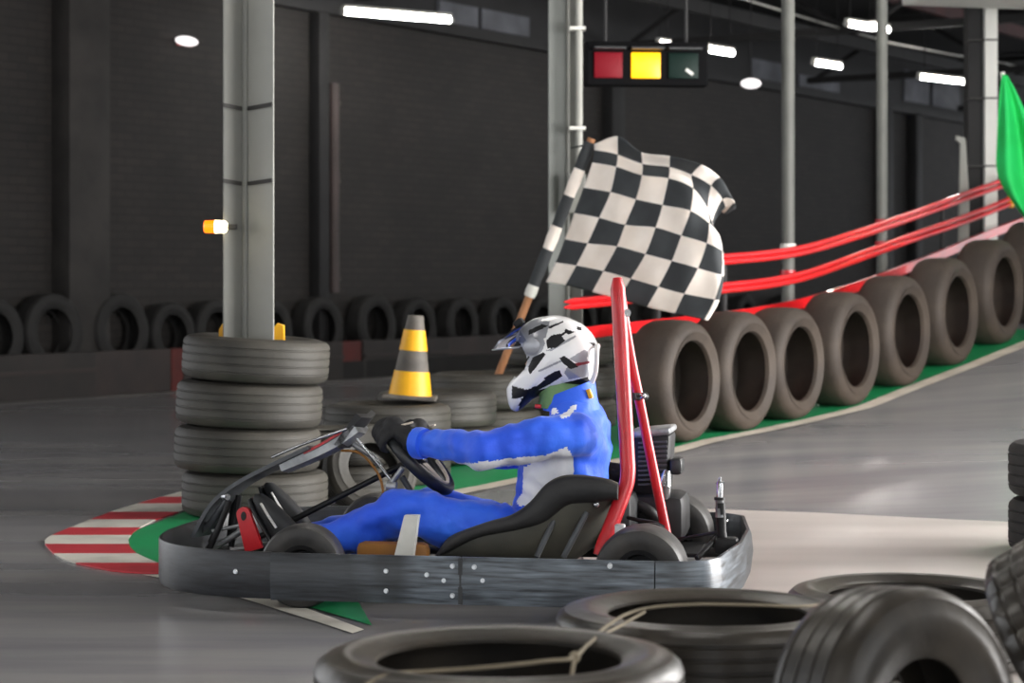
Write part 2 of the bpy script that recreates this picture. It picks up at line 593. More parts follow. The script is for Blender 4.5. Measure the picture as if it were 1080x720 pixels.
PALE = mat('pale_lit_floor', srgb(200, 191, 186), 0.3, col2=srgb(170, 164, 159), nscale=1.2, mixlo=0.3, mixhi=0.75, stretch=(0.4, 2.5, 1))  # pale floor patch, brightened further with side light put into its colour
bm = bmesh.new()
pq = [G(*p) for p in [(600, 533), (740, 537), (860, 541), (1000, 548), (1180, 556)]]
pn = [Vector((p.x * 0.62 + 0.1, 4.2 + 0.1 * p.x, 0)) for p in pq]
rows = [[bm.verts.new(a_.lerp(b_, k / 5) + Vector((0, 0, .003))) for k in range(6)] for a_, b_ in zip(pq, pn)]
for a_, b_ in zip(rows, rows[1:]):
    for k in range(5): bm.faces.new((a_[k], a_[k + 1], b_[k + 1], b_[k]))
tag(finish(bm, 'trim_15', PALE), 'pale patch of the floor behind the kart tail, bright side light put into its colour', kind='structure')
# kerb at the hairpin apex: outer and inner boundary
ker_out = [(190, 519), (150, 527), (110, 539), (76, 553), (52, 566), (47, 575), (52, 586), (70, 595), (110, 603), (150, 606), (185, 612), (225, 622), (262, 632), (300, 643), (335, 655), (372, 668)]
ker_in = [(235, 526), (212, 535), (190, 543), (165, 553), (145, 561), (136, 570), (138, 578), (147, 586), (162, 593), (185, 600), (205, 606), (240, 616), (280, 627), (318, 638), (355, 649), (392, 660)]
ki = smooth_path([G(*p) for p in ker_in], 10)
KO = G(60, 575)
kerb = empty('kerb', KO)
tag(kerb, 'red and white striped flat kerb at the corner apex beside the kart nose', kind='structure')
e_out = [(519, 192), (525, 170), (532, 145), (540, 119), (549, 95), (557, 75), (565, 56), (568, 50), (571, 47), (575, 47.5), (580, 52), (585, 57), (590, 65), (595, 80), (599, 98), (603, 118), (605, 140), (606, 165)]
e_in = [(519, 235), (525, 225), (532, 210), (541, 188), (549, 164), (557, 148), (563, 140), (570, 135), (578, 137), (585, 144), (593, 162), (597, 172), (603, 185), (606, 195)]
def edge_at(tab, y):
    for (ya, xa), (yb, xb) in zip(tab, tab[1:]):
        if y <= yb: return xa + (xb - xa) * (y - ya) / (yb - ya)
    return tab[-1][1]
kcuts = [519, 525, 532, 541, 549, 557.5, 565.5, 575, 585, 595, 605.5]
for n_, (y0, y1) in enumerate(zip(kcuts, kcuts[1:])):
    bm = bmesh.new()
    lf, rt = [], []
    for k in range(9):
        y = y0 + (y1 - y0) * k / 8
        lf.append(bm.verts.new(G(edge_at(e_out, y), y) - KO + Vector((0, 0, 0.006))))
        rt.append(bm.verts.new(G(edge_at(e_in, y), y) - KO + Vector((0, 0, 0.006))))
    for k in range(8):
        bm.faces.new((lf[k], rt[k], rt[k + 1], lf[k + 1]))
    g_ = bmesh.ops.extrude_face_region(bm, geom=list(bm.faces))
    for v in g_['geom']:
        if isinstance(v, bmesh.types.BMVert): v.co.z -= 0.005
    finish(bm, 'stripe', KERBW if n_ % 2 == 0 else KERBR, kerb, smooth=False)
bm = bmesh.new()
wl_ = [G(*p) - KO for p in [(150, 607), (185, 613), (225, 623), (262, 634), (300, 646), (335, 657), (372, 669)]]
wr_ = [G(*p) - KO for p in [(205, 607), (240, 617), (275, 626), (305, 635), (330, 645), (355, 654), (384, 665)]]
rows = [[bm.verts.new(a_ + Vector((0, 0, .004))), bm.verts.new(b_ + Vector((0, 0, .004)))] for a_, b_ in zip(wl_, wr_)]
for a_, b_ in zip(rows, rows[1:]): bm.faces.new((a_[0], a_[1], b_[1], b_[0]))
finish(bm, 'worn_line', KERBW, kerb, smooth=False)
gin = [Vector(p) for p in ki[::6]]
gout = off(gin, 0.0)
ctr = Vector((-0.75, 8.2, 0))
bm = bmesh.new()
rows = []
for p in ki:
    rows.append([bm.verts.new((p + (ctr - p).normalized() * (0.55 * k / 3 - 0.01)) + Vector((0, 0, 0.004))) for k in range(4)])
for a, b in zip(rows, rows[1:]):
    for k in range(3):
        bm.faces.new((a[k], a[k + 1], b[k + 1], b[k]))
tag(finish(bm, 'trim_3', GREENP), 'green painted band just inside the red and white kerb', kind='structure')

# ------------------------------------------------------------------ brick wall, ledge, barrier
def wall_s(px): return 124.0 - 0.062 * px
def WP(px): 
    s = wall_s(px)
    return Vector(((px - 540) / s, FPX / s, 0))
wa, wb = WP(-420), WP(1190)
WDIR = (wb - wa).normalized()
WN = Vector((WDIR.y, -WDIR.x, 0))                 # towards the track
WALLH = 3.75
bm = bmesh.new()
uvl = bm.loops.layers.uv.new('UVMap')
Lw = (wb - wa).length
n = 24
top, bot = [], []
for i in range(n + 1):
    p = wa + WDIR * (Lw * i / n)
    bot.append(bm.verts.new(p)); top.append(bm.verts.new(p + Vector((0, 0, WALLH))))
for i in range(n):
    f = bm.faces.new((bot[i], bot[i + 1], top[i + 1], top[i]))
    for lp in f.loops:
        q = lp.vert.co
        lp[uvl].uv = ((q - wa).dot(WDIR), q.z)
g = bmesh.ops.extrude_face_region(bm, geom=list(bm.faces))
for v in g['geom']:
    if isinstance(v, bmesh.types.BMVert):
        v.co -= WN * 0.25
wl = finish(bm, 'wall_back', BRICK, smooth=False)
tag(wl, 'long dark painted brick wall behind the track', kind='structure')

def wall_box(name, px, w, dep, z0, z1, m, label, offset=0.0):
    p = WP(px) + WN * (dep / 2 + offset)
    bm = bmesh.new()
    R = Matrix.Rotation(math.atan2(WDIR.y, WDIR.x), 3, 'Z')
    box(bm, p + Vector((0, 0, (z0 + z1) / 2)), (w, dep, z1 - z0), R, 0.006)
    o = finish(bm, name, m)
    tag(o, label, kind='structure')
    return o
PIL = mat('pilaster_paint', srgb(54, 51, 49), 0.75, col2=srgb(38, 36, 35), nscale=3, bump=0.2)
PIPEM = mat('pipe_brown', srgb(74, 62, 60), 0.6, col2=srgb(58, 50, 48), nscale=3)
wall_box('trim_4', 76, 0.5, 0.22, 0, WALLH, PIL, 'dark brick pilaster at the left end of the back wall')
wall_box('trim_5', 331, 0.16, 0.14, 0, WALLH, STEEL_DARK, 'dark steel wall post left of the brown pipe')
wall_box('trim_6', 641, 0.30, 0.16, 0, WALLH, STEEL_DARK, 'dark wall post below the traffic light box')
wall_box('trim_7', 928, 0.34, 0.16, 0, WALLH, STEEL_DARK, 'dark wall post just left of the right slim pole')
wall_box('trim_8', 960, 0.26, 0.16, 0, WALLH, STEEL_DARK, 'dark wall post just right of the right slim pole')
bm = bmesh.new()
p = WP(344) + WN * 0.1
tube(bm, [p + Vector((0, 0, 0.86)), p + Vector((0, 0, 2.95)), p + Vector((0, 0, 3.0)) + WN * 0.0], 0.055, 12)
for z in (1.0, 2.0, 2.8):
    tube(bm, [p + Vector((0, 0, z - 0.02)), p + Vector((0, 0, z + 0.02))], 0.066, 12)
tag(finish(bm, 'drain_pipe', PIPEM), 'brown vertical drain pipe on the wall right of the tyre-wrapped column', 'pipe')

R_w = Matrix.Rotation(math.atan2(WDIR.y, WDIR.x), 3, 'Z')
bm = bmesh.new()
box(bm, (wa + wb) / 2 + WN * 0.35 + Vector((0, 0, 0.09)), (Lw, 0.7, 0.18), R_w)
tag(finish(bm, 'ledge', PLASTER, smooth=False), 'low dark concrete ledge along the wall behind the barrier', kind='structure')

# low barrier of panels
def BP(px):
    s = 132.5 - 0.071 * px
    return Vector(((px - 540) / s, FPX / s, 0))
bar = empty('barrier', BP(100))
tag(bar, 'low dark panel barrier in front of the wall tyres', kind='structure')
edges = [-190, -60, 97, 178, 191, 290, 358, 379, 470, 560, 650, 740]
mats_b = [PLANK, PLANK, PLANKB, PLANKR, PLANKB, PLANK, PLANKR, PLANK, PLANKB, PLANKB, PLANK]
for (a, b, m) in zip(edges, edges[1:], mats_b):
    pa, pb = BP(a), BP(b)
    t = (pb - pa); Ln = t.length; t.normalize()
    bm = bmesh.new()
    th = 0.06 if m is not PLANK else 0.10
    box(bm, (pa + pb) / 2 + Vector((0, 0, 0.19)) - BP(100), (Ln - 0.012, th, 0.38), Matrix.Rotation(math.atan2(t.y, t.x), 3, 'Z'), 0.008)
    finish(bm, 'panel', m, bar, smooth=False)
    if m is PLANK:
        bm = bmesh.new()
        nn = Vector((t.y, -t.x, 0))
        box(bm, (pa + pb) / 2 + nn * 0.06 + Vector((0, 0, 0.23)) - BP(100), (Ln - 0.02, 0.02, 0.03), Matrix.Rotation(math.atan2(t.y, t.x), 3, 'Z'))
        finish(bm, 'batten', PLANKB, bar, smooth=False)
pa, pb = BP(-190), BP(740)
t = (pb - pa); Ln = t.length; t.normalize(); nn = Vector((t.y, -t.x, 0))
bm = bmesh.new()
WORN = mat('worn_floor_line', srgb(104, 101, 97), 0.6, col2=srgb(74, 73, 72), nscale=2)
box(bm, (pa + pb) / 2 + nn * 0.12 + Vector((0, 0, 0.004)), (Ln, 0.09, 0.008), Matrix.Rotation(math.atan2(t.y, t.x), 3, 'Z'))
tag(finish(bm, 'trim_9', WORN, smooth=False), 'pale painted line on the floor along the foot of the barrier', kind='structure')

# added right-hand wall, built as an opening around the side daylight lamp
WALLR = mat('side_wall_paint', srgb(120, 118, 114), 0.8, col2=srgb(100, 98, 96), nscale=2)
bm = bmesh.new()
box(bm, (5.7, 3.2, 2.4), (0.2, 4.6, 4.8)); box(bm, (5.7, 12.3, 2.4), (0.2, 3.6, 4.8)); box(bm, (5.7, 8.0, 3.95), (0.2, 5.0, 1.7))
tag(finish(bm, 'wall_right', WALLR, smooth=False), 'added side wall opened for the daylight lamp beyond the right picture edge', kind='structure')

# ------------------------------------------------------------------ roof
def on_u(u, v, z): return U * u + V * v + Vector((0, 0, z))
def uv_of(p): return p.dot(U), p.dot(V)
wu0, wv = uv_of(WP(0))
R_u = Matrix.Rotation(math.atan2(U.y, U.x), 3, 'Z')
R_v = Matrix.Rotation(math.atan2(V.y, V.x), 3, 'Z')
bm = bmesh.new()
box(bm, on_u(18, wv + 9.5, 4.85), (70, 22, 0.06), R_u)
tag(finish(bm, 'ceiling', ROOFM, smooth=False), 'dark sheet roof of the hall', kind='structure')
# translucent clerestory band over the wall
bm = bmesh.new()
q = (wa + wb) / 2 - WN * 0.15
box(bm, q + Vector((0, 0, WALLH + 0.55)), (Lw, 0.05, 1.1), R_w)
win1 = finish(bm, 'window_1', CLEREST, smooth=False)
tag(win1, 'dirty strip glazing with some pale panes above the brick wall', kind='structure')
for x0, x1, z0, z1 in ((120, 180, .0, .16), (180, 236, 0, .16), (296, 345, .14, .3), (470, 512, .13, .36), (516, 566, .13, .36), (800, 832, .13, .40), (850, 892, .13, .3), (960, 986, .2, .7), (990, 1018, .2, .7), (700, 732, .13, .28)):
    a_, b_ = WP(x0), WP(x1)
    bm = bmesh.new()
    box(bm, (a_ + b_) / 2 - WN * 0.11 + Vector((0, 0, WALLH + (z0 + z1) / 2)), ((b_ - a_).length, 0.02, z1 - z0), R_w)
    finish(bm, 'pane', PALEP, win1, smooth=False)
bm = bmesh.new()
box(bm, q + WN * 0.25 + Vector((0, 0, WALLH + 0.0)), (Lw, 0.12, 0.1), R_w)
tag(finish(bm, 'trim_10', STEEL_DARK, smooth=False), 'dark steel eaves beam along the top of the brick wall', kind='structure')
for k, (dv, z, m, lab) in enumerate([(1.4, 3.98, STEEL_DARK, 'dark roof purlin nearest the brick wall'),
                                     (3.4, 4.1, STEEL_RED, 'rust red roof purlin second from the brick wall'),
                                     (5.6, 4.25, STEEL_DARK, 'dark roof purlin over the middle of the hall'),
                                     (8.2, 4.4, STEEL_DARK, 'dark roof purlin on the right side of the hall')]):
    bm = bmesh.new()
    box(bm, on_u(wu0 + 14, wv + dv, z + 0.3), (46, 0.08, 0.16), R_u)
    tag(finish(bm, 'trim_%d' % (11 + k), m, smooth=False), lab, kind='structure')
# trusses across the hall
truss_u = [wu0 - 1.0, wu0 + 5.0, wu0 + 10.5, wu0 + 16.0, wu0 + 22.0]
tl = ['nearest roof truss at the left above the wall pilaster', 'roof truss above the drain pipe', 'roof truss behind the traffic light box',
      'roof truss between the two slim poles', 'farthest roof truss beside the right column']
strut_me = None
for ti, uu in enumerate(truss_u):
    root = empty('roof_truss', on_u(uu, wv, 3.95))
    tag(root, tl[ti], 'truss', 'roof trusses')
    bm = bmesh.new(); box(bm, V * 8, (16, 0.09, 0.09), R_v); finish(bm, 'bottom_chord', STEEL_DARK, root, smooth=False)
    bm = bmesh.new(); box(bm, V * 8 + Vector((0, 0, 0.8)), (16, 0.09, 0.09), R_v); finish(bm, 'top_chord', STEEL_DARK, root, smooth=False)
    for k in range(10):
        a = V * (0.1 + k * 1.6) + Vector((0, 0, 0.0 if k % 2 == 0 else 0.8))
        b = V * (0.1 + (k + 1) * 1.6 - 0.2) + Vector((0, 0, 0.8 if k % 2 == 0 else 0.0))
        bm = bmesh.new(); tube(bm, [a, b], 0.035, 6)
        finish(bm, 'strut', STEEL_DARK, root)
bm = bmesh.new()
pp = [on_u(wu0 + i * 2.0, wv + 3.0 + 0.0 * i, 4.0 - 0.05 * math.sin(i * 1.3)) for i in range(0, 16)]
tube(bm, pp, 0.012, 6)
tag(finish(bm, 'overhead_cable', WHITEP), 'thin pale cable strung under the roof along the hall', 'cable')
# pale fascia board at the top right
bm = bmesh.new()
q = W(1050, 2, 15.2)
box(bm, q + Vector((0.35, 0, 0.16)), (1.75, 1.0, 0.3), Matrix.Rotation(math.radians(14), 3, 'Z'), 0.01)
fas = finish(bm, 'ceiling_board', BOARD, smooth=False)
tag(fas, 'white ceiling board hung at the top of the right column', 'board')

# ------------------------------------------------------------------ fluorescent lamps
def tube_lamp(p, dirv, L, label, group='fluorescent tube lamps under the roof', hang=4.8, r=0.03):
    root = empty('tube_lamp', p)
    tag(root, label, 'lamp', group)
    R = Matrix.Rotation(math.atan2(dirv.y, dirv.x), 3, 'Z')
    bm = bmesh.new(); box(bm, (0, 0, r + 0.018), (L + 0.02, 0.07, 0.03), R, 0.006); finish(bm, 'housing', WHITEP, root, smooth=False)
    bm = bmesh.new(); tube(bm, [dirv * (-L / 2), dirv * (L / 2)], r, 10); finish(bm, 'tube', LAMPW, root)
    for sgn in (-1, 1):
        bm = bmesh.new(); tube(bm, [dirv * (sgn * (L / 2 + 0.0)), dirv * (sgn * (L / 2 + 0.03))], r + 0.006, 10); finish(bm, 'end_cap', WHITEP, root)
        bm = bmesh.new(); tube(bm, [dirv * (sgn * L * 0.4) + Vector((0, 0, 0.08)), dirv * (sgn * L * 0.4) + Vector((0, 0, hang - p[2]))], 0.006, 6); finish(bm, 'hanger', STEEL_DARK, root)
    return root
def lamp_px(x0, y0, x1, y1, z, label, r=0.03):
    a = W(x0, y0, FPX * (z - CAMH) / (HORIZON - y0))
    b = W(x1, y1, FPX * (z - CAMH) / (HORIZON - y1))
    c = (a + b) / 2
    dv = (b - a); dv.z = 0
    L = dv.length
    tube_lamp(c, dv.normalized(), L, label, r=r)
lamp_px(363, 12, 474, 21, 3.55, 'long bright fluorescent tube at the top left of the flag')
lamp_px(894, 25, 920, 29.5, 3.6, 'left tube of the bright pair between the slim poles', 0.026)
lamp_px(921, 28, 936, 31.5, 3.6, 'right tube of the bright pair between the slim poles', 0.026)
lamp_px(859, 66, 886, 70, 3.5, 'short bright tube just right of the left slim pole', 0.026)
lamp_px(747, 52, 772, 56, 3.55, 'short bright tube right of the traffic light box', 0.03)
lamp_px(695, 46, 705, 48, 3.6, 'tiny bright tube just above the traffic light box', 0.03)
lamp_px(970, 81, 1022, 87, 3.5, 'long bright tube left of the right column', 0.026)
# the same lamps go on over the rest of the hall (above the frame)
k = 0
for ix, vv in enumerate((-5.2, -2.0, 1.2, 4.4, 7.6)):
    for iu, uu in enumerate((-1.0, 3.4, 7.8, 12.2, 16.6)):
        p = on_u(uu, vv, 3.6)
        if p.y > 17.5 or p.x < -9 or p.x > 11 or p.y < -5:
            continue
        tube_lamp(p, U, 1.5, 'fluorescent tube in lamp row %s of the hall, place %s from the front' % (['one', 'two', 'three', 'four', 'five'][ix], ['one', 'two', 'three', 'four', 'five'][iu]))
        k += 1
print('overhead lamps', k)

# bulkhead lights on the wall
for px, py, lab in ((191, 45, 'small white bulkhead light on the brick wall at far left'), ):
    s = wall_s(px)
    p = W(px, py, FPX / s) + WN * 0.02
    root = empty('bulkhead_light', p); tag(root, lab, 'lamp')
    bm = bmesh.new(); box(bm, WN * 0.02, (0.20, 0.03, 0.07), R_w, 0.01); finish(bm, 'base', REDP if px < 300 else STEEL_GREY, root)
    bm = bmesh.new(); sphere(bm, WN * 0.05 + Vector((0, 0, 0.01)), (0.15, 0.05, 0.045), R_w); finish(bm, 'lens', BULK, root)

pq = W(792, 88, 21.0)
pend = empty('pendant_lamp', pq); tag(pend, 'small white pendant lamp hanging left of the left slim pole', 'lamp')
bm = bmesh.new(); sphere(bm, (0, 0, 0), (0.10, 0.10, 0.05)); finish(bm, 'shade', BULK, pend)
bm = bmesh.new(); tube(bm, [(0, 0, 0.04), (0, 0, 4.8 - pq.z)], 0.006, 6); finish(bm, 'cord', STEEL_DARK, pend)

# ------------------------------------------------------------------ steel columns
def column(px0, px1, pxc, d, ztop, mL, mR, name, label, zbot=0.0):
    """cruciform column: its inside corner faces the camera, one arm to the left, one to the right"""
    s = FPX / d
    c = Vector(((pxc - 540) / s, d, 0))
    root = empty(name, c); tag(root, label, 'column')
    aL = (pxc - px0) / s; aR = (px1 - pxc) / s
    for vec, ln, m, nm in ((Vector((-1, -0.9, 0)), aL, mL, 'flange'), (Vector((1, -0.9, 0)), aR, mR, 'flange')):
        ln2 = ln / abs(vec.normalized().x)
        vv = vec.normalized()
        bm = bmesh.new()
        box(bm, vv * (ln2 * 0.3) + Vector((0, 0, (ztop + zbot) / 2)), (1.4 * ln2, 0.008, ztop - zbot), Matrix.Rotation(math.atan2(vv.y, vv.x), 3, 'Z'), 0.003)
        finish(bm, nm, m, root, smooth=False)
    bm = bmesh.new()
    tube(bm, [Vector((0, -0.014, zbot)), Vector((0, -0.014, ztop))], 0.013, 8)
    finish(bm, 'weld_bead', STEEL_GREY, root)
    return root, c, s
colL, cL, sL = column(238, 292, 259, 8.82, 4.8, STEEL_GREY, STEEL_LIGHT, 'steel_column', 'grey steel column standing in the stack of four tyres')  # left flange coloured darker, right lighter: light from the right painted in
TAPE = mat('strap_black', srgb(46, 44, 42), 0.6)
for py in (115, 194):
    z = CAMH + (HORIZON - py) / sL
    for sx, ln in ((-1, 21 / sL), (1, 33 / sL)):
        vv = Vector((sx, -0.9, 0)).normalized()
        a = vv * 0.018 + Vector((0, -0.016, z)); b = vv * (ln / abs(vv.x) * 0.97) + Vector((0, -0.016, z + 0.010))
        mid = (a + b) / 2
        bm = bmesh.new()
        box(bm, mid, ((b - a).length, 0.006, 0.016), Matrix.Rotation(math.atan2(vv.y, vv.x), 3, 'Z') @ Matrix.Rotation(-math.atan2(b.z - a.z, (b - a).to_2d().length), 3, 'Y'))
        finish(bm, 'strap', TAPE, colL, smooth=False)
colM, cM, sM = column(578, 614, 599, 11.95, 4.8, COLDK, STEEL_GREY, 'steel_column', 'grey steel column with white conduit behind the chequered flag')  # darker grey on the left flange paints in its shaded side
bm = bmesh.new()
tube(bm, [Vector((0.058, -0.12, 1.55)), Vector((0.058, -0.12, 4.8))], 0.02, 10)
finish(bm, 'conduit', STEEL_LIGHT, colM)
for py in (33, 137):
    z = CAMH + (HORIZON - py) / sM
    bm = bmesh.new(); box(bm, (0.05, -0.115, z), (0.09, 0.09, 0.018)); finish(bm, 'conduit_clip', WHITEP, colM, smooth=False)
bm = bmesh.new(); box(bm, (0.045, -0.125, 1.45), (0.10, 0.05, 0.22), None, 0.006); finish(bm, 'junction_box', STEEL_GREY, colM, smooth=False)

# orange marker beacon on the left column
p = W(228, 239, 8.72)
bea = empty('marker_beacon', p); tag(bea, 'small orange and white marker lamp fixed to the left side of the column', 'lamp')
bm = bmesh.new(); tube(bm, [Vector((-0.05, 0, 0)), Vector((-0.045, 0, 0)), Vector((-0.005, 0, 0))], [0.018, 0.026, 0.027], 14); finish(bm, 'orange_lens', BEACONO, bea)
bm = bmesh.new(); tube(bm, [Vector((-0.005, 0, 0)), Vector((0.035, 0, 0)), Vector((0.045, 0, 0))], [0.027, 0.026, 0.016], 14); finish(bm, 'lit_lens', BEACONW, bea)
bm = bmesh.new(); box(bm, (0.055, 0.03, 0), (0.05, 0.05, 0.02)); finish(bm, 'bracket', STEEL_DARK, bea, smooth=False)

# ------------------------------------------------------------------ tyres
def tyre_profile(R, Wd, rr, kind):
    h = Wd / 2
    if kind == 'slick':
        outer = [(R - 0.004, -0.30 * Wd), (R, 0), (R - 0.004, 0.30 * Wd), (R - 0.016, 0.40 * Wd), (R - 0.04, 0.465 * Wd), (R - 0.065, 0.49 * Wd), (R - 0.07, 0.485 * Wd),
                 (R * 0.8, 0.5 * Wd), (rr + 0.03, 0.47 * Wd), (rr + 0.006, 0.43 * Wd)]
        left = [(r, -z) for r, z in outer[::-1] if z > 0][:-1]
        left = [(rr + 0.006, -0.43 * Wd), (rr + 0.03, -0.47 * Wd), (R * 0.8, -0.5 * Wd), (R - 0.07, -0.485 * Wd), (R - 0.065, -0.49 * Wd), (R - 0.04, -0.465 * Wd), (R - 0.016, -0.40 * Wd)]
        outer = left + outer
    else:
        tr = []
        gd, gw = 0.006, 0.0045
        for gpos in (-0.27, -0.09, 0.09, 0.27):
            c = gpos * Wd
            tr += [(R - 0.0015, c - gw), (R - gd, c - gw * 0.5), (R - gd, c + gw * 0.5), (R - 0.0015, c + gw)]
        right = [(R - 0.006, 0.38 * Wd), (R - 0.02, 0.45 * Wd), (R - 0.024, 0.448 * Wd), (R - 0.045, 0.485 * Wd), ((R + rr) / 2, 0.5 * Wd), (rr + 0.035, 0.475 * Wd), (rr + 0.03, 0.46 * Wd), (rr + 0.012, 0.44 * Wd), (rr, 0.40 * Wd)]
        left = [(r, -z) for r, z in right[::-1]]
        outer = left + tr + right
    inner = [(rr, 0.36 * Wd), (rr + 0.02, 0.37 * Wd), ((R + rr) / 2, 0.43 * Wd), (R - 0.03, 0.36 * Wd), (R - 0.022, 0.0), (R - 0.03, -0.36 * Wd), ((R + rr) / 2, -0.43 * Wd), (rr + 0.02, -0.37 * Wd), (rr, -0.36 * Wd)]
    return outer + inner
TYRE_ME = {}
def tyre_mesh(R, Wd, rr, kind, m, seg=56):
    key = (round(R, 3), round(Wd, 3), round(rr, 3), kind, m.name, seg)
    if key not in TYRE_ME:
        bm = bmesh.new()
        lathe(bm, tyre_profile(R, Wd, rr, kind), seg)
        if kind == 'block':
            # cut tread blocks: push every fourth pair of outer ring vertices inwards
            for v in bm.verts:
                r = math.hypot(v.co.x, v.co.y)
                a = math.atan2(v.co.y, v.co.x) % (2 * math.pi)
                k = int(round(a / (2 * math.pi) * seg))
                if r > R - 0.006 and k % 4 == 0:
                    f = (r - 0.007) / r
                    v.co.x *= f; v.co.y *= f
        bmesh.ops.recalc_face_normals(bm, faces=bm.faces)
        me = bpy.data.meshes.new('tyre')
        bm.to_mesh(me); bm.free()
        me.materials.append(m)
        me.shade_smooth()
        me.set_sharp_from_angle(angle=math.radians(38))
        TYRE_ME[key] = me
    return TYRE_ME[key]

def lying(x, y, z, R, Wd, rr, m, label, group, tilt=(0, 0), kind='road', seg=56, name='tyre'):
    o = link(tyre_mesh(R, Wd, rr, kind, m, seg), name, loc=(x, y, z + Wd / 2), rot=(tilt[0], tilt[1], random.uniform(0, 6)))
    return tag(o, label, 'tyre', group)

def axis_rot(a):                                   # local z -> a
    return Vector((0, 0, 1)).rotation_difference(Vector(a).normalized()).to_matrix()
def standing(c, a, R, Wd, rr, m, label, group, kind='road', seg=56):
    o = link(tyre_mesh(R, Wd, rr, kind, m, seg), 'tyre', loc=c, rot=axis_rot(a))
    return tag(o, label, 'tyre', group)

# the four-tyre stack round the left column
g4 = 'tyres stacked round the left column'
W4 = 0.183
stackL = [(269, 'bottom'), (261, 'second lowest'), (263, 'second highest'), (270, 'top')]
for i, (cx, wd) in enumerate(stackL):
    x = (cx - 540) / sL
    o = lying(x, 8.82, i * W4, 0.302 if i != 3 else 0.304, W4, 0.19, RUBBER, '%s tyre of the four-high stack round the left column' % wd, g4, seg=72)
    o.rotation_euler = (math.radians(0.5), math.radians((0.6, 1.6, 2.6, 3.4)[i]), 0)
for px, lab in ((237, 'yellow wooden wedge left of the column on the tyre stack'), (294, 'yellow wooden wedge right of the column on the tyre stack')):
    p = W(px, 352, 8.86)
    bm = bmesh.new()
    prism(bm, [(-0.022, -0.05), (0.024, -0.05), (0.022, 0.035), (-0.004, 0.045), (-0.02, 0.02)], -0.03, 0.03)
    tag(finish(bm, 'wedge', YELLOW, loc=p, smooth=False), lab, 'wedge', 'yellow wedges on the tyre stack')

# stacks receding behind the kart
WS = 0.178
stacks = [((-0.765, 9.58), 2, 0.15, 'stack beside the steering wheel'),
          ((-0.585, 10.2), 2, 0.190, 'stack under the traffic cone'),
          ((-0.372, 10.82), 2, 0.178, 'stack right of the traffic cone'),
          ((-0.15, 11.43), 2, 0.19, 'stack behind the helmet chin'),
          ((0.27, 11.95), 3, 0.178, 'stack round the middle column')]
for (x, y), nn_, ws, nm in stacks:
    for i in range(nn_):
        wd = ['bottom', 'top'][i] if nn_ == 2 else ['bottom', 'middle', 'top'][i]
        ox = random.uniform(-0.012, 0.012)
        lying(x + ox, y, ground_z(x, y) + i * ws, 0.305, ws, 0.195, RUBBER, '%s tyre of the %s' % (wd, nm), 'tyres stacked behind the kart')
# slumped tyre leaning between the left stack and the stack beside the steering wheel
standing(W(390, 497, 9.08), (0.35, -0.9, 0.42), 0.20, 0.14, 0.11, RUBBER, 'small tyre leaning behind the steering column', 'tyres stacked behind the kart', seg=64)

# slick row
lab_s = ['first slick tyre of the ramp row, nearest the kart', 'second slick tyre of the ramp row', 'third slick tyre of the ramp row', 'fourth slick tyre of the ramp row',
         'fifth slick tyre of the ramp row', 'sixth slick tyre of the ramp row', 'seventh slick tyre of the ramp row, below the green flag', 'last slick tyre of the ramp row at the picture edge']
for (x, d, z, D), lab, spec_ in zip(slick_pos, lab_s, SLICKS):
    Wd = 0.29
    D *= spec_[3]
    face = Vector((x, d, z + D / 2))
    standing(face - V * (Wd / 2), V, D / 2, Wd, D * 0.325, SLICK, lab, 'slick tyres standing along the ramp', 'slick', 72)

# wall tyres behind the barrier
wt = [(-26, .33), (37, .345), (109, .345), (163, .30), (210, .31), (268, .31), (322, .32), (379, .33), (424, .31), (470, .31), (514, .31), (556, .31), (598, .31), (640, .31), (684, .31), (728, .31), (772, .31), (816, .31)]
posw = ['at the left picture edge', 'second from the left picture edge', 'third from the left picture edge', 'left of the left column', 'touching the left side of the left column', 'right behind the left column',
        'just right of the left column', 'below the drain pipe side of the red barrier panel', 'just left of the traffic cone', 'just right of the traffic cone', 'second right of the traffic cone', 'left of the flag pole foot',
        'behind the middle column', 'right of the middle column', 'below the chequered flag left part', 'below the chequered flag right part', 'right of the chequered flag under the rails', 'seen under the rails at the left slim pole']
for (px, R), lab in zip(wt, posw):
    p = WP(px)
    scale = 1.0
    c = p + WN * 0.16 + Vector((0, 0, 0.18 + R))
    standing(c, WN + Vector((0, 0, 0.06)), R, 0.2, R * 0.6, RUBBER_DK, 'dark wall tyre ' + lab, 'dark tyres along the brick wall', seg=40)

# right edge stack
for i, wd in enumerate(('bottom', 'top')):
    lying(2.06, 7.5, i * 0.2, 0.31, 0.2, 0.2, RUBBER_DK, '%s tyre of the stack at the right picture edge' % wd, 'tyres at the right edge')

# foreground tyres
gf = 'foreground tyres'
for i, wd in enumerate(('bottom', 'top')):
    lying(-0.022, 3.56, i * 0.170, 0.31, 0.170, 0.205, RUBBER_NEAR, '%s tyre of the front stack nearest the camera' % wd, gf, seg=96)
for i, wd in enumerate(('bottom', 'top')):
    lying(0.40, 4.36, i * 0.146, 0.312, 0.146, 0.205, RUBBER_NEAR, '%s tyre of the roped stack in front of the kart tail' % wd, gf, seg=96)
lying(1.0, 5.36, 0.0, 0.31, 0.19, 0.205, RUBBER_NEAR, 'flat tyre lying behind the upright foreground tyre', gf, seg=96)
standing(Vector((0.65, 3.62, 0.212)), (0.57, -0.82, 0.10), 0.225, 0.19, 0.105, RUBBER_NEAR, 'small upright tyre standing in the right foreground', gf, seg=96)
standing(Vector((1.10, 4.05, 0.25)), (0.78, -0.35, 0.55), 0.245, 0.19, 0.15, RUBBER_NEAR, 'leaning block-tread tyre at the right foreground edge', gf, 'block', 112)

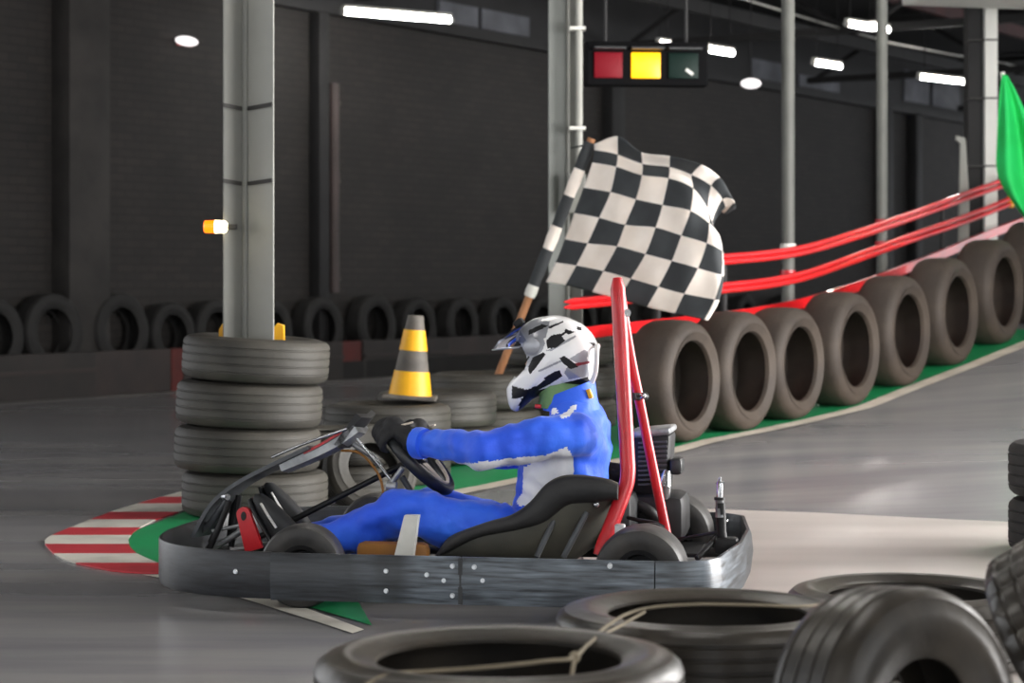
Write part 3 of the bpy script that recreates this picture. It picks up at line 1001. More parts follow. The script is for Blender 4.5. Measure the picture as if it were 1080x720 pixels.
# rope over the foreground tyres
bm = bmesh.new()
rp = [W(386, 722, 3.33), W(410, 711, 3.36), W(450, 708, 3.4), W(520, 703, 3.42), W(575, 697, 3.45), W(606, 693, 3.5), W(622, 676, 3.75), W(640, 660, 3.95), W(662, 647, 4.05), W(690, 640, 4.1), W(740, 637, 4.12), W(800, 638, 4.14), W(850, 639, 4.2), W(884, 633, 4.4)]
tube(bm, smooth_path(rp, 5), 0.0032, 8)
rope = finish(bm, 'rope', ROPE)
tag(rope, 'beige rope tied across the two front tyre stacks', 'rope')
bm = bmesh.new(); sphere(bm, rp[5], (0.010, 0.009, 0.010)); finish(bm, 'knot', ROPE, rope)
bm = bmesh.new(); tube(bm, smooth_path([rp[5], W(628, 673, 3.72), W(650, 662, 3.95), W(680, 645, 4.1)], 5), 0.003, 8); finish(bm, 'second_strand', ROPE, rope)
bm = bmesh.new(); tube(bm, [rp[5], W(603, 712, 3.45), W(602, 722, 3.45)], 0.0035, 8); finish(bm, 'hanging_end', ROPE, rope)

# ------------------------------------------------------------------ red guard rails with poles
FENCE0 = ROW0 - V * 0.5
def FP(px, py):                                   # on the vertical plane of the fence
    q = (px - 540) / FPX
    t = (q * FENCE0.y - FENCE0.x) / (U.x - q * U.y)
    d = FENCE0.y + U.y * t
    return W(px, py, d)
fence = empty('guard_rail', FP(650, 350) * Vector((1, 1, 0)) if False else Vector((FP(650, 350).x, FP(650, 350).y, 0)))
tag(fence, 'red guard rails climbing along the ramp behind the slick tyres', 'guard rail')
f0 = fence.location.copy()
rails = [[(712, 278), (765, 273), (810, 269), (853, 262), (910, 245), (965, 226), (1020, 206), (1060, 192)],
         [(595, 321), (645, 316), (700, 310), (765, 303), (810, 298), (853, 289), (910, 269), (965, 249), (1020, 230), (1066, 212)]]
for ri, rl in enumerate(rails):
    for dy in (-2.6, 3.2):
        pts = smooth_path([FP(x, y + dy) - f0 for x, y in rl], 4)
        bm = bmesh.new()
        tube(bm, pts, [0.004 if (i == 0 and ri == 1) else 0.017 for i in range(len(pts))], 10)
        finish(bm, 'tube_rail', RAILRED, fence)
    e = FP(*rl[-1]) - f0
    bm = bmesh.new(); box(bm, e, (0.04, 0.04, 0.10), R_u, 0.005); finish(bm, 'end_cap', YELLOW, fence, smooth=False)
low = [(560, 362), (620, 351), (680, 344), (765, 334), (800, 329), (850, 319), (900, 304), (950, 286), (1000, 266), (1040, 249), (1085, 232)]
pts = smooth_path([FP(x, y) - f0 for x, y in low], 4)
bm = bmesh.new()
a = [bm.verts.new(p + Vector((0, 0, 0.03))) for p in pts]; b = [bm.verts.new(p + Vector((0, 0, -0.03))) for p in pts]
a2 = [bm.verts.new(p + Vector((0, 0, 0.03)) - V * 0.03) for p in pts]; b2 = [bm.verts.new(p + Vector((0, 0, -0.03)) - V * 0.03) for p in pts]
for i in range(len(pts) - 1):
    bm.faces.new((a[i], a[i + 1], b[i + 1], b[i])); bm.faces.new((a2[i], a2[i + 1], b2[i + 1], b2[i]))
    bm.faces.new((a[i], a[i + 1], a2[i + 1], a2[i])); bm.faces.new((b[i], b[i + 1], b2[i + 1], b2[i]))
bm.faces.new((a[0], b[0], b2[0], a2[0])); bm.faces.new((a[-1], b[-1], b2[-1], a2[-1]))
finish(bm, 'flat_rail', RAILRED, fence)
for px, wpx, lab in ((840.5, 14, 'left slim grey pole rising from the red rails to the roof'), (939, 12, 'right slim grey pole rising from the red rails to the roof')):
    q = FP(px, 300) - V * 0.06
    s = FPX / q.y
    root = empty('steel_pole', (q.x, q.y, 0)); tag(root, lab, 'pole', 'slim poles on the ramp')
    bm = bmesh.new(); tube(bm, [Vector((0, 0, ground_z(q.x, q.y))), Vector((0, 0, 4.8))], wpx / s / 2, 16); finish(bm, 'shaft', POLEM, root)
    for py in ((262, 290) if px < 900 else (236, 259)):
        z = FP(px, py).z
        bm = bmesh.new(); tube(bm, [Vector((0, 0, z - 0.03)), Vector((0, 0, z + 0.03))], wpx / s / 2 + 0.008, 16); finish(bm, 'clamp', WHITEP if py == 262 else REDP, root)
for px in (700, 770, 1000):                        # short stub posts carrying the rails
    q0 = FP(px, 300)
    zt = FP(px, {700: 306, 770: 271, 1000: 213}[px]).z
    bm = bmesh.new(); tube(bm, [Vector((q0.x, q0.y, ground_z(q0.x, q0.y))) - f0 - V * 0.04, Vector((q0.x, q0.y, zt)) - f0 - V * 0.04], 0.02, 10)
    finish(bm, 'post', STEEL_DARK, fence)

dR = FP(1033, 220).y + 0.75
sR = FPX / dR
cR = Vector(((1033 - 540) / sR, dR, 0))
kR = 138.0 / sR
colR = empty('steel_column', cR); tag(colR, 'column with one dark and one white face at the right beside the green flag', 'column')
bm = bmesh.new(); box(bm, (-0.035 * kR, 0.02, 2.4), (0.13 * kR, 0.16, 4.8), Matrix.Rotation(math.radians(0), 3, 'Z'), 0.004); finish(bm, 'web', STEEL_DARK, colR, smooth=False)
bm = bmesh.new(); box(bm, (0.062 * kR, -0.03, 2.4), (0.095 * kR, 0.20, 4.8), None, 0.004); finish(bm, 'lit_face', BOARD, colR, smooth=False)  # white face: daylight from the right put into the column's colour
for z in (0.95 + (HORIZON - 44) / sR, 0.95 + (HORIZON - 105) / sR, 0.95 + (HORIZON - 176) / sR):
    bm = bmesh.new(); box(bm, (0.005 * kR, -0.03, z), (0.215 * kR, 0.215, 0.012)); finish(bm, 'strap', TAPE, colR, smooth=False)

# pale notched board standing by the right column
d_ = FP(1014, 220).y + 0.35; s_ = FPX / d_
c = Vector(((1014 - 540) / s_, d_, 0))
bm = bmesh.new()
zt = CAMH + (HORIZON - 143) / s_
zb = ground_z(c.x, c.y)
prism(bm, [(-0.03, zb), (0.05, zb), (0.055, 1.55), (0.03, zt - 0.06), (0.025, zt - 0.02), (-0.04, zt), (-0.045, zt - 0.03), (-0.012, zt - 0.06), (-0.02, 1.5)], -0.02, 0.02)
tag(finish(bm, 'post_board', STEEL_LIGHT, loc=c, smooth=False), 'pale slim board standing left of the right column', 'board')

# ------------------------------------------------------------------ traffic light box
d_ = 13.0; s_ = FPX / d_
c = W(683, 67, d_)
tlr = empty('traffic_light', c, math.radians(6)); tag(tlr, 'black signal box with red, lit yellow and dark green lamps under the roof', 'traffic light')
bw, bh = 130 / s_, 46 / s_
TLBK = mat('signal_box_black', srgb(12, 12, 14), 0.8, spec=0.1)
bm = bmesh.new(); box(bm, (0, 0.07, 0), (bw, 0.14, bh), None, 0.008); finish(bm, 'housing', TLBK, tlr, smooth=False)
for cx, w, m, nm in ((639, 30, LENSR, 'red_lamp'), (679, 31, LENSY, 'yellow_lamp'), (719, 32, LENSG, 'green_lamp')):
    lx = (cx - 681) / s_
    bm = bmesh.new(); box(bm, (lx, -0.004, -0.012), (w / s_, 0.02, 27 / s_), None, 0.006); o = finish(bm, nm, m, tlr)
    bm = bmesh.new(); box(bm, (lx, -0.05, 0.085), (w / s_ + 0.02, 0.10, 0.012)); finish(bm, 'hood', BLACKPL, o, smooth=False)
bm = bmesh.new()
box(bm, (0.33 - 0.075, -0.018, -0.05), (0.055, 0.006, 0.02), Matrix.Rotation(math.radians(35), 3, 'Y')); finish(bm, 'reflector_sticker', WHITEP, tlr, smooth=False)
for sx in (-0.25, 0.25):
    bm = bmesh.new(); tube(bm, [Vector((sx, 0.07, bh / 2)), Vector((sx, 0.07, 4.8 - c.z))], 0.012, 8); finish(bm, 'hanger_rod', STEEL_DARK, tlr)

# ------------------------------------------------------------------ traffic cone on the stack
cx_, cy_ = -0.585 + 0.09, 10.34
s_ = FPX / cy_
zc = 2 * 0.190 + 0.012
hc = 0.405
cone = empty('traffic_cone', (cx_, cy_, zc)); cone.rotation_euler = (0, math.radians(4), 0); tag(cone, 'faded grey traffic cone with two yellow bands on a tyre stack', 'cone')
def cone_r(z): return 0.105 + (0.038 - 0.105) * z / hc
for z0, z1, m, nm in ((0.02, 0.135, YELLOW, 'yellow_band'), (0.135, 0.235, CONEGREY, 'body'), (0.235, 0.335, YELLOW, 'yellow_band'), (0.335, 0.405, CONEGREY, 'tip')):
    bm = bmesh.new()
    k = 0.003 if m is YELLOW else 0
    lathe(bm, [(cone_r(z0) + k, z0), (cone_r(z1) + k, z1), (max(cone_r(z1) - 0.012, 0.01), z1), (cone_r(z0) - 0.012, z0)], 32)
    finish(bm, nm, m, cone)
bm = bmesh.new(); box(bm, (0, 0, 0.01), (0.26, 0.26, 0.02), None, 0.006); finish(bm, 'base', CONEGREY, cone, smooth=False)

# ------------------------------------------------------------------ chequered flag
def crom(p0, p1, p2, p3, t):
    return 0.5 * ((2 * p1) + (p2 - p0) * t + (2 * p0 - 5 * p1 + 4 * p2 - p3) * t * t + (3 * p1 - p0 - 3 * p2 + p3) * t ** 3)
def Z(x, y): return (560 + x / 3.273, 130 + y / 3.273)
lat = [  # rows from the folded back edge to the bottom hem: (x, y, extra distance)
    [(235, 120, .10), (305, 112, .16), (385, 160, .22), (480, 176, .24), (560, 205, .24), (620, 262, .22), (668, 310, .22), (690, 300, .26)],
    [(220, 74, .0), (300, 46, .0), (382, 100, .02), (480, 114, .02), (590, 144, .05), (655, 190, .12), (700, 268, .14), (708, 292, .2)],
    [(219, 92, .0), (300, 108, .04), (385, 140, .05), (478, 152, .05), (556, 178, .05), (622, 216, .07), (662, 262, .10), (672, 290, .16)],
    [(212, 135, 0), (295, 150, -.02), (383, 180, -.03), (476, 190, -.04), (560, 225, -.02), (610, 300, .05), (625, 340, .12), (628, 350, .2)],
    [(182, 222, 0), (275, 238, -.03), (363, 262, -.05), (455, 282, -.04), (550, 302, -.03), (616, 345, .03), (648, 385, .10), (645, 395, .2)],
    [(150, 310, 0), (236, 326, -.04), (326, 350, -.05), (430, 360, -.03), (520, 387, -.03), (607, 414, .0), (660, 440, .07), (655, 450, .17)],
    [(118, 400, 0), (196, 414, -.03), (297, 425, -.04), (396, 451, -.05), (487, 475, -.04), (576, 500, -.02), (658, 524, .04), (662, 535, .14)],
    [(86, 480, 0), (157, 491, -.02), (251, 510, -.03), (346, 536, -.05), (440, 564, -.05), (530, 588, -.03), (634, 608, .02), (650, 610, .1)],
    [(52, 548, 0), (120, 558, -.01), (212, 582, -.02), (302, 606, -.03), (400, 634, -.04), (498, 656, -.03), (598, 678, .0), (612, 680, .06)],
]
def flag_depth(px, py): return 11.20 + (py - 150) / 260 * 0.12 - max(0, px - 625 + (py - 146) * 0.395) / 150 * 0.55
LAT = []
for row in lat:
    LAT.append([W(*Z(x, y), flag_depth(*Z(x, y)) + e) for x, y, e in row])
fl_root = empty('chequered_flag', W(519, 412, 11.33)); tag(fl_root, 'black and white chequered flag on a wooden pole leaning at the middle column', 'flag')
o0 = fl_root.location.copy()
bm = bmesh.new()
SUB = 6
nr, nc = len(LAT), len(LAT[0])
def latp(r, c):
    r = max(0, min(nr - 1, r)); c = max(0, min(nc - 1, c))
    return LAT[r][c]
def flag_pt(fr, fc):
    r = min(int(fr), nr - 2); c = min(int(fc), nc - 2)
    tr, tc_ = fr - r, fc - c
    rowsv = [crom(latp(r + k, c - 1), latp(r + k, c), latp(r + k, c + 1), latp(r + k, c + 2), tc_) for k in (-1, 0, 1, 2)]
    p = crom(*rowsv, tr)
    wv_ = 0.012 * math.sin(fr * 1.9 + fc * 2.6) * min(1, fc) + 0.006 * math.sin(fc * 5 - fr * 2)
    return p + Vector((0, wv_, 0))
grid = [[bm.verts.new(flag_pt(i / SUB, j / SUB) - o0) for j in range((nc - 1) * SUB + 1)] for i in range((nr - 1) * SUB + 1)]
for i in range((nr - 1) * SUB):
    for j in range((nc - 1) * SUB):
        f = bm.faces.new((grid[i][j], grid[i][j + 1], grid[i + 1][j + 1], grid[i + 1][j]))
        f.material_index = 0 if ((i // SUB) + (j // SUB)) % 2 == 1 else 1
cloth = finish(bm, 'cloth', [FLAGW, FLAGK], fl_root, angle=80)
sol = cloth.modifiers.new('thickness', 'SOLIDIFY'); sol.thickness = 0.003; sol.offset = 0
pole_a, pole_b = W(519, 412, 11.36) - o0, W(624, 146, 11.23) - o0
bm = bmesh.new(); tube(bm, [pole_a, pole_b], 0.021, 12); finish(bm, 'pole', WOOD, fl_root)
def pole_at(py): return pole_a.lerp(pole_b, (412 - py) / (412 - 146))
for y0, y1, m in ((150, 178, FLAGK), (178, 206, FLAGW), (206, 238, FLAGK), (238, 262, FLAGW), (262, 300, FLAGK), (300, 312, WHITEP)):
    bm = bmesh.new(); tube(bm, [pole_at(y0), pole_at((y0 + y1) / 2), pole_at(y1)], [0.030, 0.033, 0.029], 12); finish(bm, 'sleeve', m, fl_root)
bm = bmesh.new(); tube(bm, [pole_at(152), W(602, 156, 11.85) - o0], 0.005, 6); finish(bm, 'tie_wire', STEEL_DARK, fl_root)

# green flag at the right edge
d_ = 14.6
gr = empty('green_flag', W(1075, 250, d_)); tag(gr, 'plain green flag hanging at the right picture edge', 'flag')
g0 = gr.location.copy()
bm = bmesh.new()
rowsg = [(1057, 78, 1063, 80), (1054, 100, 1078, 108), (1052, 130, 1090, 140), (1051, 160, 1100, 172), (1050, 178, 1108, 205), (1056, 196, 1114, 230), (1066, 210, 1118, 245), (1076, 224, 1120, 255), (1090, 240, 1122, 262)]
NG = 20
gg = []
for x0, y0, x1, y1 in rowsg:
    row = []
    for k in range(NG + 1):
        t = k / NG
        amp = 0.05 * min(1, (y0 - 76) / 60)
        p = W(x0 + (x1 - x0) * t, y0 + (y1 - y0) * t, d_ + amp * math.sin(t * 11 + y0 * 0.012) + 0.0)
        row.append(bm.verts.new(p - g0))
    gg.append(row)
for a, b in zip(gg, gg[1:]):
    for k in range(NG):
        bm.faces.new((a[k], a[k + 1], b[k + 1], b[k]))
gc = finish(bm, 'cloth', FLAGG, gr, angle=80)
sb = gc.modifiers.new('sub', 'SUBSURF'); sb.levels = 2; sb.render_levels = 2
sol = gc.modifiers.new('thickness', 'SOLIDIFY'); sol.thickness = 0.003; sol.offset = 0
pb = W(1100, 235, d_ + 0.09)
bm = bmesh.new(); tube(bm, [Vector((pb.x, pb.y, ground_z(pb.x, pb.y))) - g0, W(1057, 76, d_ + 0.07) - g0], 0.016, 10); finish(bm, 'pole', WHITEP, gr)

# ================================================================== THE KART
YAW = math.radians(9.9)
KC = Vector((-0.182, 6.67, 0))
KF = Vector((-math.cos(YAW), math.sin(YAW), 0))
KL = Vector((-KF.y, KF.x, 0))
KROT = math.atan2(KF.y, KF.x)
def K(px, py, y=0.0):                              # photo pixel on the plane y = const of the kart -> kart coordinates
    q = (px - 540) / FPX
    x = (KC.x + y * KL.x - q * (KC.y + y * KL.y)) / (q * KF.y - KF.x)
    d = KC.y + x * KF.y + y * KL.y
    return Vector((x, y, CAMH - (py - HORIZON) * d / FPX))
def KP(v):                                         # kart coordinates -> photo pixel
    p = KC + KF * v.x + KL * v.y
    s = FPX / p.y
    return 540 + p.x * s, HORIZON + (CAMH - v.z) * s
kart = empty('racing_kart', KC, KROT)
tag(kart, 'black bumpered go-kart with red rear bars turning left in the foreground', 'kart')
def kpart(name, m, build, parent=None, smooth=True, angle=40):
    bm = bmesh.new(); build(bm)
    return finish(bm, name, m, parent or kart, smooth, angle=angle)
def ktube(name, m, pts, r, parent=None, seg=10, sm_=0):
    P = [K(*p) for p in pts]
    if sm_: P = smooth_path(P, sm_)
    rr = r
    return kpart(name, m, lambda bm: tube(bm, P, rr, seg), parent)

# ---- bumper outline (kart coordinates)
HW = 0.645
def nose_arc():
    pts = []
    for k in range(0, 25):
        a = math.pi * k / 24
        # superellipse nose
        c, s = math.cos(a), math.sin(a)
        y = HW * math.copysign(abs(c) ** 0.72, c)
        x = 0.40 + 0.485 * abs(s) ** 0.9
        pts.append((x, y))
    return pts
def wall_strip(bm, path, z0, z1, th, closed=False):
    n_ = len(path)
    P = [Vector((x, y, 0)) for x, y in path]
    prof = [(0, z0 + 0.012), (0.006, z0), (th - 0.003, z0), (th, z0 + 0.02), (th + 0.006, (z0 + z1) / 2), (th, z1 - 0.014), (th - 0.006, z1), (0.003, z1), (0, z1 - 0.008)]
    rows = []
    for i in range(n_):
        a = P[max(i - 1, 0)]; b = P[min(i + 1, n_ - 1)]
        t = (b - a).normalized(); nrm = Vector((t.y, -t.x, 0))
        rows.append([bm.verts.new(P[i] + nrm * o_ + Vector((0, 0, z_))) for o_, z_ in prof])
    m_ = len(prof)
    for a, b in zip(rows, rows[1:]):
        for k in range(m_):
            bm.faces.new((a[k], a[(k + 1) % m_], b[(k + 1) % m_], b[k]))
    bm.faces.new(rows[0]); bm.faces.new(rows[-1][::-1])
BZ0, BZ1 = 0.048, 0.182
seam = K(487, 600, HW).x
na = nose_arc()
# path running so that the outside is on its right hand: near rear -> nose would have outside on right? use left-hand list reversed
nose = na[::-1]                                    # from far side round to near side, outside on the right... checked by normals
def dense(path, n_=6):
    out = []
    for (x0, y0), (x1, y1) in zip(path, path[1:]):
        for k in range(n_): out.append((x0 + (x1 - x0) * k / n_, y0 + (y1 - y0) * k / n_))
    out.append(path[-1]); return out
NOSEM = mat('nose_black_plastic', srgb(30, 31, 34), 0.36, col2=srgb(50, 53, 58), nscale=3, stretch=(4, 4, 40), bump=0.1)
kpart('front_bumper', NOSEM, lambda bm: wall_strip(bm, [(x, -y) for x, y in nose], BZ0, BZ1, 0.018))
front_x = 0.40
sgn_paths = {}
for sd in (1, -1):
    a = [(front_x - 0.001, HW * sd), (seam + 0.003, HW * sd)]
    b = [(seam - 0.003, HW * sd), (-0.70, HW * sd)]
    for pth in (a, b):
        pth = dense(pth, 8)
        if sd > 0:
            kpart('side_bumper', BUMPER, lambda bm, p=pth: wall_strip(bm, p[::1], BZ0, BZ1, -0.018 if False else 0.018) if False else wall_strip(bm, p[::-1] if False else p, BZ0, BZ1, 0.018))
        else:
            kpart('side_bumper', BUMPER, lambda bm, p=pth: wall_strip(bm, p[::-1], BZ0, BZ1, 0.018))
rear = [(-0.701, HW), (-0.77, HW - 0.008), (-0.835, HW - 0.045), (-0.858, HW - 0.10), (-0.898, 0.17), (-0.898, -0.17), (-0.858, -HW + 0.10), (-0.825, -HW + 0.05), (-0.77, -HW + 0.01), (-0.701, -HW)]
kpart('rear_bumper', BUMPER, lambda bm: wall_strip(bm, dense(rear, 4), BZ0, BZ1, 0.018))
# bolts on the near side
for bx, by in ((245, 604), (407, 602), (407, 623), (468, 612), (477, 597), (500, 598), (509, 612), (477, 628), (643, 597), (450, 606)):
    pv = K(bx, by, HW + 0.022)
    if bx < 290: pv.y -= 0.03
    kpart('bolt', BOLT, lambda bm: tube(bm, [pv - Vector((0, 0.008, 0)), pv + Vector((0, 0.004, 0))], [0.009, 0.006], 10))
# seam plate
pv = Vector((seam, HW + 0.012, (BZ0 + BZ1) / 2))
kpart('joint_plate', BLACKPL, lambda bm: box(bm, pv, (0.012, 0.02, BZ1 - BZ0 - 0.004)), smooth=False)

# ---- chassis
kpart('floor_pan', BLACKMT, lambda bm: box(bm, (0.22, 0, 0.055), (1.0, 0.62, 0.008), None, 0.003), smooth=False)
for sd in (1, -1):
    kpart('chassis_tube', BLACKMT, lambda bm: tube(bm, smooth_path([(0.80, 0.2 * sd, 0.075), (0.66, 0.34 * sd, 0.075), (0.2, 0.33 * sd, 0.075), (-0.3, 0.30 * sd, 0.08), (-0.82, 0.30 * sd, 0.09)], 5), 0.016, 10))
    kpart('side_pod_bar', BLACKMT, lambda bm: tube(bm, smooth_path([(0.30, 0.33 * sd, 0.075), (0.30, 0.60 * sd, 0.10), (0.0, 0.625 * sd, 0.11), (-0.42, 0.625 * sd, 0.11), (-0.42, 0.32 * sd, 0.08)], 4), 0.012, 8))
kpart('front_cross_tube', BLACKMT, lambda bm: tube(bm, smooth_path([(0.80, 0.2, 0.075), (0.90, 0.12, 0.08), (0.90, -0.12, 0.08), (0.80, -0.2, 0.075)], 4), 0.016, 10))
kpart('rear_axle', CHROME, lambda bm: tube(bm, [(K(677, 600, 0.5).x, -0.60, 0.13), (K(677, 600, 0.5).x, 0.60, 0.13)], 0.016, 12))

# ---- wheels
def wheel(x, y, R, wd, name, steer=0.0):
    root = empty(name, (x, y, R), 0, kart)
    root.rotation_euler = (math.pi / 2, 0, steer)
    bm = bmesh.new()
    rr = R * 0.50
    prof = [(rr, -wd * .42), (rr + .012, -wd * .47), (R * .82, -wd * .5), (R * .94, -wd * .46), (R * .985, -wd * .38), (R, -wd * .2), (R, wd * .2), (R * .985, wd * .38), (R * .94, wd * .46), (R * .82, wd * .5), (rr + .012, wd * .47), (rr, wd * .42),
            (rr + .004, wd * .36), (R * .9, wd * .36), (R * .9, -wd * .36), (rr + .004, -wd * .36)]
    lathe(bm, prof, 48); finish(bm, 'tyre', KARTTYRE, root)
    bm = bmesh.new()
    lathe(bm, [(0.02, -0.012), (rr * .7, -0.012), (rr * .86, -wd * .40), (rr + .004, -wd * .44), (rr + .004, -wd * .40), (rr * .93, wd * .0), (rr + .004, wd * .40), (rr + .004, wd * .44), (rr * .86, wd * .40), (rr * .7, 0.012), (0.02, 0.012)], 32)
    finish(bm, 'rim', BLACKMT, root)
    bm = bmesh.new(); tube(bm, [(0, 0, -wd * .3), (0, 0, wd * .3)], 0.024, 14); finish(bm, 'hub', ALU, root)
    return root
fw = K(320, 600, 0.46)
wheel(fw.x, 0.46, 0.122, 0.12, 'front_wheel', math.radians(6))
wheel(fw.x, -0.46, 0.122, 0.12, 'front_wheel', math.radians(6))
rw = K(677, 600, 0.47)
wheel(rw.x, 0.47, 0.130, 0.18, 'rear_wheel')
wheel(rw.x, -0.47, 0.130, 0.18, 'rear_wheel')
for sd in (1, -1):
    kpart('stub_axle', ALU, lambda bm: tube(bm, [(fw.x, 0.33 * sd, 0.11), (fw.x, 0.44 * sd, 0.122)], 0.014, 10))
    kpart('tie_rod', CHROME, lambda bm: tube(bm, [(fw.x - 0.06, 0.40 * sd, 0.12), (fw.x - 0.13, 0.04 * sd, 0.13)], 0.007, 8))

# ---- front fairing, pedals
def sheet(name, m, px_path, y0, y1, th, parent=None):
    P = smooth_path([K(x, y, 0.0) for x, y in px_path], 4)
    def b(bm):
        rows = []
        n_ = len(P)
        for i in range(n_):
            a = P[max(i - 1, 0)]; c_ = P[min(i + 1, n_ - 1)]
            t = (c_ - a).normalized(); nn_ = Vector((-t.z, 0, t.x))
            rows.append([bm.verts.new(Vector((P[i].x, yy, P[i].z)) + nn_ * o_) for yy, o_ in ((y0, 0), (y0 * 0.5 + y1 * 0.5, 0.012), (y1, 0), (y1, -th), (y0 * 0.5 + y1 * 0.5, 0.012 - th), (y0, -th))])
        for a, c_ in zip(rows, rows[1:]):
            for k in range(6):
                bm.faces.new((a[k], a[(k + 1) % 6], c_[(k + 1) % 6], c_[k]))
        bm.faces.new(rows[0]); bm.faces.new(rows[-1][::-1])
    return kpart(name, m, b, parent)
nassau = sheet('front_fairing', GREYPL, [(218, 562), (236, 530), (262, 508), (302, 487), (338, 470)], -0.13, 0.13, 0.012)
sheet('fairing_plate', ALU, [(306, 494), (340, 480), (368, 466), (386, 453)], -0.035, 0.10, 0.026)
sheet('fairing_stripe', REDP, [(330, 476), (350, 466), (368, 455)], -0.09, 0.11, 0.008)
ktube('fairing_edge', CHROME, [(287, 482, 0.12), (320, 468, 0.12), (366, 452, 0.12)], 0.005, sm_=3)
FTOP = mat('fairing_top_black', srgb(16, 16, 18), 0.5)
sheet('fairing_top', FTOP, [(366, 470), (380, 450), (389, 438)], -0.10, 0.10, 0.02)
ktube('fairing_leg', BLACKMT, [(242, 528, 0.13), (231, 556, 0.13), (220, 580, 0.13)], 0.010)
ktube('fairing_leg', BLACKMT, [(242, 528, -0.13), (231, 552, -0.13), (222, 572, -0.13)], 0.010)
ktube('fairing_bolt', CHROME, [(236, 524, 0.13), (240, 524, 0.15)], 0.010)
ktube('fairing_stay', GREYPL, [(240, 527, 0.12), (222, 552, 0.1), (212, 560, 0.06)], 0.012)
ktube('pedal_rod', ALU, [(224, 560, 0.12), (258, 553, 0.13)], 0.006)
ktube('steering_arm', ALU, [(225, 577, 0.1), (245, 566, 0.12), (262, 555, 0.13)], 0.010)
# red pedal
def red_pedal(bm):
    top = K(257, 542, 0.20); bot = K(268, 580, 0.20)
    t = (top - bot).normalized(); R = Matrix.Rotation(0, 3, 'Z')
    n_ = Vector((-t.z, 0, t.x))
    poly = []
    for k in range(9):
        a = math.pi * k / 8
        poly.append(top + n_ * (0.022 * math.cos(a)) + t * (0.022 * math.sin(a)))
    poly += [bot - n_ * 0.028, bot + n_ * 0.028]
    prism(bm, [(p.x, p.z) for p in poly], 0.185, 0.205)
kpart('brake_pedal', REDP, red_pedal)
hp = K(257, 544, 0.206)
kpart('pedal_hole', BLACKMT, lambda bm: tube(bm, [hp, hp + Vector((0, 0.004, 0))], [(0.008, 0.014), (0.008, 0.014)], 12))
ktube('throttle_pedal', BLACKMT, [(250, 520, -0.12), (246, 540, -0.12), (242, 572, -0.12)], 0.012)
ktube('pedal_bar', BLACKMT, [(252, 522, 0.08), (249, 545, 0.08), (244, 576, 0.08)], 0.010)

# ---- steering
SW = K(440, 481, 0.0)
e2 = Vector((0.69, 0, 0.72)).normalized()          # towards the top of the wheel
e1 = Vector((0, 1, 0))
en = Vector((-0.72, 0, 0.69)).normalized()         # towards the driver
turn = math.radians(8)
RIM = 0.142
swroot = empty('steering_wheel', SW, 0, kart)
def rim_pt(a, r=RIM): return e1 * (r * math.cos(a)) + e2 * (r * math.sin(a))
bm = bmesh.new()
rings = []
for k in range(49):
    rings.append(rim_pt(2 * math.pi * k / 48))
def torus(bm, ra, rb):
    R_ = []
    for k in range(48):
        a = 2 * math.pi * k / 48
        c = rim_pt(a); o = c.normalized()
        R_.append([bm.verts.new(c + o * (ra * math.cos(2 * math.pi * j / 12)) + en * (rb * math.sin(2 * math.pi * j / 12))) for j in range(12)])
    for k in range(48):
        a, b = R_[k], R_[(k + 1) % 48]
        for j in range(12):
            bm.faces.new((a[j], a[(j + 1) % 12], b[(j + 1) % 12], b[j]))
torus(bm, 0.015, 0.019)
finish(bm, 'rim', BLACKPL, swroot)
for a in (math.radians(20), math.radians(160), math.radians(270)):
    bm = bmesh.new()
    tube(bm, [Vector((0, 0, 0)), rim_pt(a, 0.07) + en * 0.004, rim_pt(a, RIM - 0.004)], [(0.022, 0.006), (0.016, 0.005), (0.02, 0.006)], 10)
    finish(bm, 'spoke', GLOVEB, swroot)
bm = bmesh.new(); tube(bm, [en * -0.02, en * 0.012, en * 0.02], [0.035, 0.035, 0.02], 18); finish(bm, 'hub', BLACKPL, swroot)
bm = bmesh.new(); torus2 = None
tube(bm, [rim_pt(math.radians(a), RIM - 0.018) + en * 0.012 for a in range(200, 345, 8)], 0.006, 8); finish(bm, 'rim_trim', GLOVEB, swroot)
colb = SW - en * 0.30
kpart('steering_column', BLACKMT, lambda bm: tube(bm, [SW - en * 0.01, Vector((0.66, 0, 0.13))], 0.010, 10))
ktube('steering_support', CHROME, [(376, 462, 0.06), (400, 490, 0.07), (414, 508, 0.08)], 0.005)
ktube('steering_support', ALU, [(373, 468, 0.04), (392, 480, 0.05), (402, 492, 0.05)], 0.010)
ktube('support_stub', ALU, [(414, 508, 0.08), (425, 493, 0.09)], 0.009)
ktube('support_joint', ALU, [(408, 512, 0.08), (418, 513, 0.08)], 0.016)
ktube('brake_cable', ORANGE, [(360, 475, 0.06), (380, 478, 0.07), (398, 498, 0.07), (404, 518, 0.08), (402, 540, 0.1)], 0.004, sm_=4)
ktube('wheel_bracket', GREYPL, [(424, 503, 0.04), (431, 514, 0.05), (437, 526, 0.05)], 0.010)

